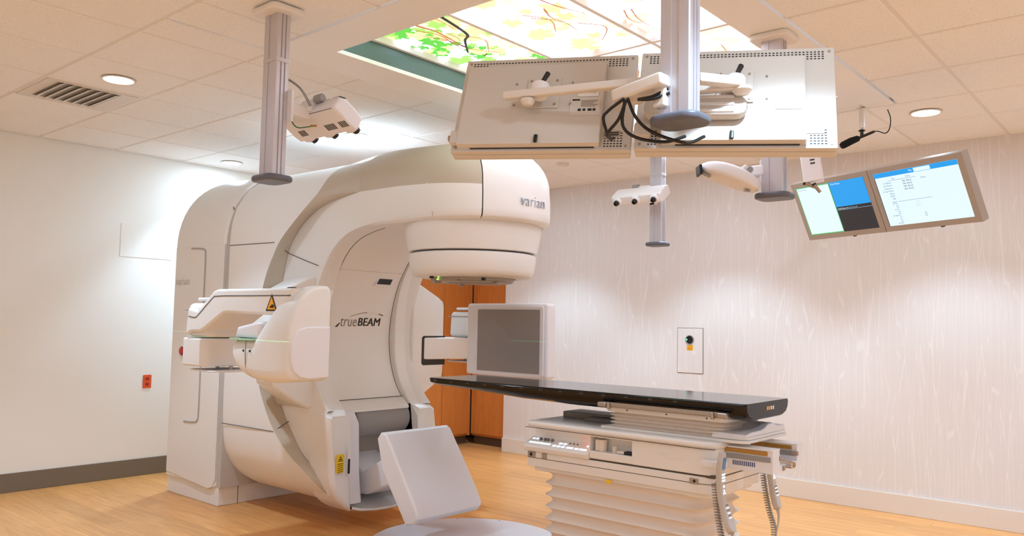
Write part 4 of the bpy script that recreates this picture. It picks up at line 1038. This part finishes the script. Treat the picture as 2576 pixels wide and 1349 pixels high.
arm = post_m
ARMW = mat('arm_cream', rgb(226, 217, 206), .4)
def bar(p, q, hw, hh, r=.006):
    p, q = Vector(p), Vector(q); d_ = q-p; L = d_.length; xa = d_.normalized(); ya = Vector((0, 0, 1)).cross(xa).normalized(); za = xa.cross(ya)
    M = Matrix(((xa.x, ya.x, za.x), (xa.y, ya.y, za.y), (xa.z, ya.z, za.z)))
    return MB().box((p+q)/2, (L, 2*hw, 2*hh), r, 3, M)
obj('link', bar((1.715, -1.665, 2.232), (2.20, -1.50, 2.236), .018, .014), ARMW, arm)
obj('pivot', MB().lathe([(.026, 2.165), (.028, 2.17), (.028, 2.225), (.022, 2.245)], (2.175, -1.515, 0), 24), ARMW, arm)
obj('link', bar((2.15, -1.60, 2.165), (2.34, -1.60, 2.195), .03, .022, .01), ARMW, arm)
obj('pivot_cap', MB().lathe([(.001, 2.19), (.018, 2.192), (.026, 2.205), (.026, 2.215)], (1.80, -1.633, 0), 24), ARMW, arm)
obj('link', bar((2.38, -1.47, 2.222), (2.47, -1.325, 2.225), .022, .016), ARMW, arm)
obj('link', bar((2.30, -1.40, 2.215), (2.47, -1.322, 2.219), .022, .016), ARMW, arm)
obj('pivot_cap', MB().lathe([(.001, 2.185), (.022, 2.188), (.034, 2.202), (.034, 2.212)], (2.466, -1.322, 0), 24), ARMW, arm)
obj('post_bracket', MB().span(2.29, 2.335, -1.60, -1.50, 2.11, 2.20, .008, 3), ARMW, arm)
cables = [[(2.20, -1.625, 2.150), (2.15, -1.64, 2.115), (2.13, -1.64, 2.09), (2.10, -1.56, 2.05), (2.08, -1.50, 2.06)],
          [(2.205, -1.62, 2.145), (2.17, -1.61, 2.09), (2.12, -1.60, 2.05), (2.09, -1.53, 2.045)],
          [(2.20, -1.62, 2.145), (2.18, -1.60, 2.07), (2.215, -1.57, 2.03), (2.28, -1.50, 2.02), (2.31, -1.42, 2.05)],
          [(2.21, -1.62, 2.15), (2.225, -1.59, 2.09), (2.262, -1.545, 2.045), (2.33, -1.45, 2.02), (2.36, -1.38, 2.05)],
          [(2.25, -1.62, 2.14), (2.30, -1.61, 2.145), (2.335, -1.58, 2.17)], [(2.25, -1.62, 2.14), (2.30, -1.615, 2.135), (2.34, -1.58, 2.155)]]
for c_ in cables: obj('power_cable', MB().tube(cr(c_, 6), .0055, 8), BLACK, arm)

# ------------------------------------------------------------------ two lit displays near the papered wall
BEZ = mat('bezel_taupe', rgb(176, 164, 152), .45)
def em(name, col, e): return mat(name, (.02, .02, .02), .3, emit=e, ecol=col)
S_W = em('screen_white', (.80, .95, 1.0), .95); S_B = em('screen_blue', rgb(20, 160, 240), .95); S_K = em('screen_black', (.02, .02, .025), 1.0); S_G = em('screen_green', rgb(90, 200, 120), .9); S_L = em('screen_text', rgb(30, 110, 170), .9); S_D = em('screen_ink', rgb(20, 60, 100), 1.0); S_P = em('screen_pale', rgb(150, 185, 205), .9)
MW = mon_M(-23.2, 25.6, 0)
def lit_display(label, loc, content):
    t = thing('display_monitor', label, 'monitor', loc, MW, group='lit displays near the papered wall')
    w_, h_ = .518/2, .324/2
    obj('bezel', MB().prism([(-w_-.035, h_+.032), (w_+.035, h_+.032), (w_+.035, -h_-.035), (-w_-.035, -h_-.035)], -.004, .055, 'y', .005, 2), BEZ, t, local=True)
    content(t, w_, h_)
    obj('sensor_bump', MB().lathe([(.001, -.01), (.012, -.008), (.014, 0)], (.05, .02, -h_-.036), 16), BLACK, t, local=True)
    return t
def quad(t, nm, x0, x1, z0, z1, m_, lev=0): return obj(nm, MB().span(x0, x1, -.0052-lev*.0003, -.0042-lev*.0003, z0, z1), m_, t, local=True, smooth=False)
def wr(t, s, x, z, size, m_, al='RIGHT', lev=2):
    mb = text_mb(s, size, .0001, align=al).xf(frame((x, -.0054-lev*.0003, z), (1, 0, 0), (0, 0, 1)))
    obj('screen_text', mb, m_, t, local=True, smooth=False)
def content1(t, w_, h_):
    s = quad(t, 'screen', -w_, w_, -h_, h_, S_K)
    quad(t, 'screen_panel', -w_, .004, -h_, h_, S_G, 1); quad(t, 'screen_panel', -w_+.006, -.001, -h_+.006, h_-.006, S_W, 2)
    quad(t, 'screen_panel', .006, w_, .0, h_, S_B, 1); quad(t, 'screen_panel', .006, w_, -.022, -.020, S_P, 2)
    wr(t, 'Setup Notes', -w_+.012, h_-.018, .014, S_P, 'LEFT', 3); wr(t, 'Time Photo', .014, h_-.014, .015, S_W, 'LEFT'); wr(t, 'Field Photo A', .012, -.013, .013, S_W, 'LEFT'); wr(t, 'Field Photo B', .085, -.013, .013, S_P, 'LEFT')
def content2(t, w_, h_):
    s = quad(t, 'screen', -w_, w_, -h_, h_, S_W)
    quad(t, 'screen_panel', -w_, w_, h_-.028, h_, S_B, 1); quad(t, 'screen_panel', -w_, -w_+.004, -h_, h_-.028, S_D, 1)
    quad(t, 'screen_panel', .0, .10, h_-.026, h_-.004, S_W, 2); wr(t, 'Plan', -.008, h_-.014, .014, S_W)
    wr(t, 'Plan', -.13, h_-.044, .012, S_L); wr(t, 'Actual', -.03, h_-.042, .012, S_L); quad(t, 'screen_panel', -.18, .0, h_-.054, h_-.0525, S_L, 1); wr(t, 'Demo', .06, h_-.064, .012, S_L)
    for k, s_ in enumerate(('Int Mount', 'Acc Mount', 'e-Aperture', 'Comp Mount', 'Bolus', 'EDW', 'SSD')):
        wr(t, s_, -.16, h_-.066-k*.0162, .0125, S_L)
        if k < 4: wr(t, 'No Accy', -.03, h_-.066-k*.0162, .016, S_D)
    quad(t, 'screen_panel', -.155, .06, -.021, -.0195, S_L, 1)
    for k, s_ in enumerate(('Imager', 'MV Vrt', 'Lng', 'Lat', 'kV Vrt', 'Lng', 'Lat', 'kV Blade Y1', 'Y2', 'X1', 'X2', 'kV SAD')): wr(t, s_, -.16, -.020-k*.0118, .011, S_L)
    for k in range(3): quad(t, 'screen_panel', -.05, -.02, -.034-k*.0125, -.033-k*.0125, S_P, 1)
    wr(t, '.15', .0, -.105, .014, S_D); wr(t, '+5', .0, -.12, .014, S_D)
c1 = Vector((1.908, 1.251, 2.171))
d1_ = lit_display('lit display with white, blue and black panes, left of the pair', c1, content1)
lit_display('lit display with a column of parameter text, right of the pair', c1 + (MW @ Vector((.518+.072, 0, 0))), content2)
bk_ = c1 + (MW @ Vector((.02, .058, .01)))
obj('wall_arm', bar(bk_, (1.42, Y1-.02, 2.42), .03, .025, .008), ARMW, d1_)
obj('wall_arm_plate', MB().span(1.35, 1.49, Y1-.025, Y1-.002, 2.36, 2.50, .004, 2), ARMW, d1_)
hang = thing('sensor_box', 'white vented box with two knurled levers hanging above the lit displays', 'sensor box', (1.92, .78, CEIL))
hb = MB().prism([(-.055, -.30), (.055, -.30), (.05, .26), (-.05, .26)], -.04, .05, 'y', .010, 3).xf(Matrix.Translation((1.905, .76, 2.55)) @ Rz(20) @ Ry(-8))
ho = obj('arm_box', hb, PODW, hang)
for k in range(9): obj('vent_slot', MB().span(-.005, .02, -.0415, -.0395, -.20+k*.02, -.192+k*.02).xf(Matrix.Translation((1.905, .76, 2.55)) @ Rz(20) @ Ry(-8)), DARK, ho, smooth=False)
obj('arm_stem', MB().lathe([(.02, 2.75), (.02, CEIL-.01)], (1.87, .75, 0), 16), PODW, hang)
for a, b in (((1.905, .735, 2.247), (1.955, .755, 2.222)), ((1.955, .745, 2.235), (1.985, .76, 2.19))): obj('lever', MB().tube([a, b], [.012, .010], 12), STEEL, hang)
obj('lever_tip', MB().tube([(1.90, .733, 2.25), (1.91, .737, 2.244)], .013, 12), BLACK, hang); obj('lever_tip', MB().tube([(1.952, .744, 2.24), (1.957, .746, 2.23)], .013, 12), BLACK, hang)

# ------------------------------------------------------------------ hanging microphone
mic = thing('hanging_microphone', 'black foam microphone on a short rod below the right ceiling', 'microphone', (1.955, 1.615, CEIL))
obj('ceiling_flange', MB().lathe([(.03, CEIL-.008), (.03, CEIL-.013), (.018, CEIL-.016)], (1.955, 1.615, 0), 24), LABELW, mic)
obj('rod', MB().lathe([(.017, CEIL-.01), (.017, 2.745), (.015, 2.735), (.008, 2.73), (.006, 2.72)], (1.955, 1.615, 0), 20), LABELW, mic)
obj('clutch', MB().lathe([(.006, 2.725), (.02, 2.72), (.022, 2.714), (.012, 2.71), (.012, 2.675), (.008, 2.67)], (1.955, 1.612, 0), 18), BLACK, mic)
obj('mic_body', MB().tube(cr([(2.02, 1.66, 2.712), (1.985, 1.632, 2.692), (1.955, 1.608, 2.675), (1.93, 1.588, 2.662)], 4), [.006]+[.009]*11+[.012], 12), BLACK, mic)
obj('foam_windscreen', MB().tube([(1.942, 1.597, 2.669), (1.936, 1.592, 2.664), (1.90, 1.564, 2.645), (1.86, 1.533, 2.618), (1.850, 1.525, 2.611), (1.847, 1.523, 2.609)], [.012, .02, .024, .024, .018, .006], 16), mat('foam_black', rgb(16, 16, 17), .95), mic)
obj('cable', MB().tube(cr([(2.02, 1.66, 2.712), (2.04, 1.68, 2.713), (2.075, 1.70, 2.70), (2.095, 1.72, 2.73), (2.10, 1.73, 2.80), (2.08, 1.74, CEIL-.006)], 6), .0035, 6), BLACK, mic)

# ------------------------------------------------------------------ wood cabinets in the alcove
def cabinet(label, build): t = thing('tall_cabinet', label, 'cabinet', (-2.9, 2.9, 0)); build(t); return t
HND = mat('handle_bronze', rgb(120, 84, 50), .35, .6)
def cabA(t):
    obj('carcass', MB().span(-3.58, -2.93, 1.75, 3.085, .10, 2.45), CABW, t, smooth=False)
    obj('toe_kick', MB().span(-3.5, -2.97, 1.75, 3.085, 0, .10), CABD, t, smooth=False)
    for a, b, hy in ((1.76, 2.19, None), (2.195, 2.622, 2.565), (2.628, 3.05, 2.685)):
        d_ = obj('door', MB().span(-2.93, -2.91, a, b, .125, 2.44, .0015, 1), CABW, t, smooth=False)
        if hy:
            hd = MB().tube([(-2.91, hy, 1.085), (-2.885, hy, 1.085), (-2.885, hy, .985), (-2.91, hy, .985)], .005, 8); obj('handle', hd, HND, d_)
    obj('filler', MB().span(-2.93, -2.912, 3.053, 3.085, .10, 2.45), CABW, t, smooth=False)
cabinet('maple cabinet with paired doors behind the detector arm, facing the couch', cabA)
def cabB(t):
    obj('carcass', MB().span(-2.905, -2.29, 3.12, 3.68, .10, 2.45), CABW, t, smooth=False)
    obj('toe_kick', MB().span(-2.905, -2.29, 3.16, 3.68, 0, .10), CABD, t, smooth=False)
    obj('filler', MB().span(-2.905, -2.855, 3.10, 3.12, .125, 2.44), CABW, t, smooth=False)
    obj('door', MB().span(-2.852, -2.38, 3.10, 3.12, .125, 2.44, .0015, 1), CABW, t, smooth=False)
    obj('filler', MB().span(-2.377, -2.29, 3.105, 3.12, .125, 2.44), CABW, t, smooth=False)
cabinet('maple cabinet with a single plain door against the end of the papered wall', cabB)

# ------------------------------------------------------------------ wall fittings
las = thing('laser_port', 'round dark laser port with amber caution label in the papered wall', 'laser port', (0, Y1, 1.29))
cov = obj('cover_panel', MB().span(-.126, .131, Y1-.006, Y1, .985, 1.397, .001, 1), PAPER, las, smooth=False)
obj('panel_gap', MB().span(-.130, .135, Y1-.003, Y1, .981, 1.401), SEAM, las, smooth=False)
obj('port_ring', MB().lathe([(.044, Y1-.006), (.043, Y1-.014), (.037, Y1-.014), (.036, Y1-.006)], (0, 0, 1.29), 32, 'y'), GREY, las)
obj('port_glass', MB().lathe([(.037, Y1-.0062), (.037, Y1-.009), (.001, Y1-.009)], (0, 0, 1.29), 32, 'y'), mat('port_black', rgb(14, 22, 20), .1), las)
obj('laser_dot', MB().lathe([(.007, Y1-.009), (.006, Y1-.011), (.001, Y1-.012)], (-.03, 0, 1.292), 14, 'y'), mat('laser_green', rgb(60, 255, 140), .3, emit=3, ecol=(.1, 1, .35)), las)
cl = obj('caution_label', MB().span(-.030, .033, Y1-.008, Y1-.006, 1.194, 1.240), AMBER, las, smooth=False)
wr_ = text_mb('CAUTION', .010, .0001).xf(frame((.004, Y1-.0083, 1.233), (1, 0, 0), (0, 0, 1))); obj('label_print', wr_, PRINT, cl, smooth=False)
for k in range(4): obj('label_print', MB().span(-.02, .024, Y1-.0084, Y1-.0081, 1.201+k*.006, 1.2025+k*.006), PRINT, cl, smooth=False)
out = thing('power_outlet', 'orange duplex power outlet on the white left wall', 'outlet', (X0, -.412, .828))
pl_ = MB().prism(rrect(.076, .118, .006), 0, .006, 'x', .002, 2); obj('outlet_plate', pl_, ORANGE, out, local=True)
for z in (-.024, .024):
    rc = MB().prism([(y, zz+z) for y, zz in rrect(.034, .028, .012)], .006, .0085, 'x', .001, 1); ro = obj('receptacle', rc, ORANGED, out, local=True)
    for y in (-.007, .007): obj('slot', MB().span(.0085, .0088, y-.0012, y+.0012, z-.002, z+.008), BLACK, ro, local=True, smooth=False)
obj('screw', MB().lathe([(.003, .006), (.003, .0075)], (0, 0, 0), 10, 'x'), STEEL, out, local=True)

# ------------------------------------------------------------------ green alignment laser on the near wall
nl = thing('laser_port', 'laser port on the wall behind the viewer, casting the thin green line', 'laser port', (0, Y0, 1.295))
obj('port_ring', MB().lathe([(.044, Y0+.0), (.043, Y0+.012), (.037, Y0+.012), (.036, Y0+.0)], (0, 0, 1.295), 32, 'y'), GREY, nl)
ld = bpy.data.lights.new('laser_fan', 'SPOT'); ld.energy = 320; ld.color = (.10, 1.0, .35); ld.spot_size = math.radians(70); ld.spot_blend = .2; ld.shadow_soft_size = 0.0008
ld.use_nodes = True; nt = ld.node_tree; em_ = nt.nodes['Emission']
g_ = nd(nt, 'ShaderNodeNewGeometry'); sx_ = nd(nt, 'ShaderNodeSeparateXYZ'); ab_ = nd(nt, 'ShaderNodeMath', operation='ABSOLUTE'); lt_ = nd(nt, 'ShaderNodeMath', operation='LESS_THAN'); lt_.inputs[1].default_value = .0005
nt.links.new(g_.outputs['Incoming'], sx_.inputs[0]); nt.links.new(sx_.outputs['Z'], ab_.inputs[0]); nt.links.new(ab_.outputs[0], lt_.inputs[0]); nt.links.new(lt_.outputs[0], em_.inputs['Strength'])
lo = bpy.data.objects.new('laser_fan', ld); COL.objects.link(lo); lo.parent = nl; lo.matrix_basis = Matrix.Translation((0, .03, 0)) @ Matrix.Rotation(math.radians(90), 4, 'X')
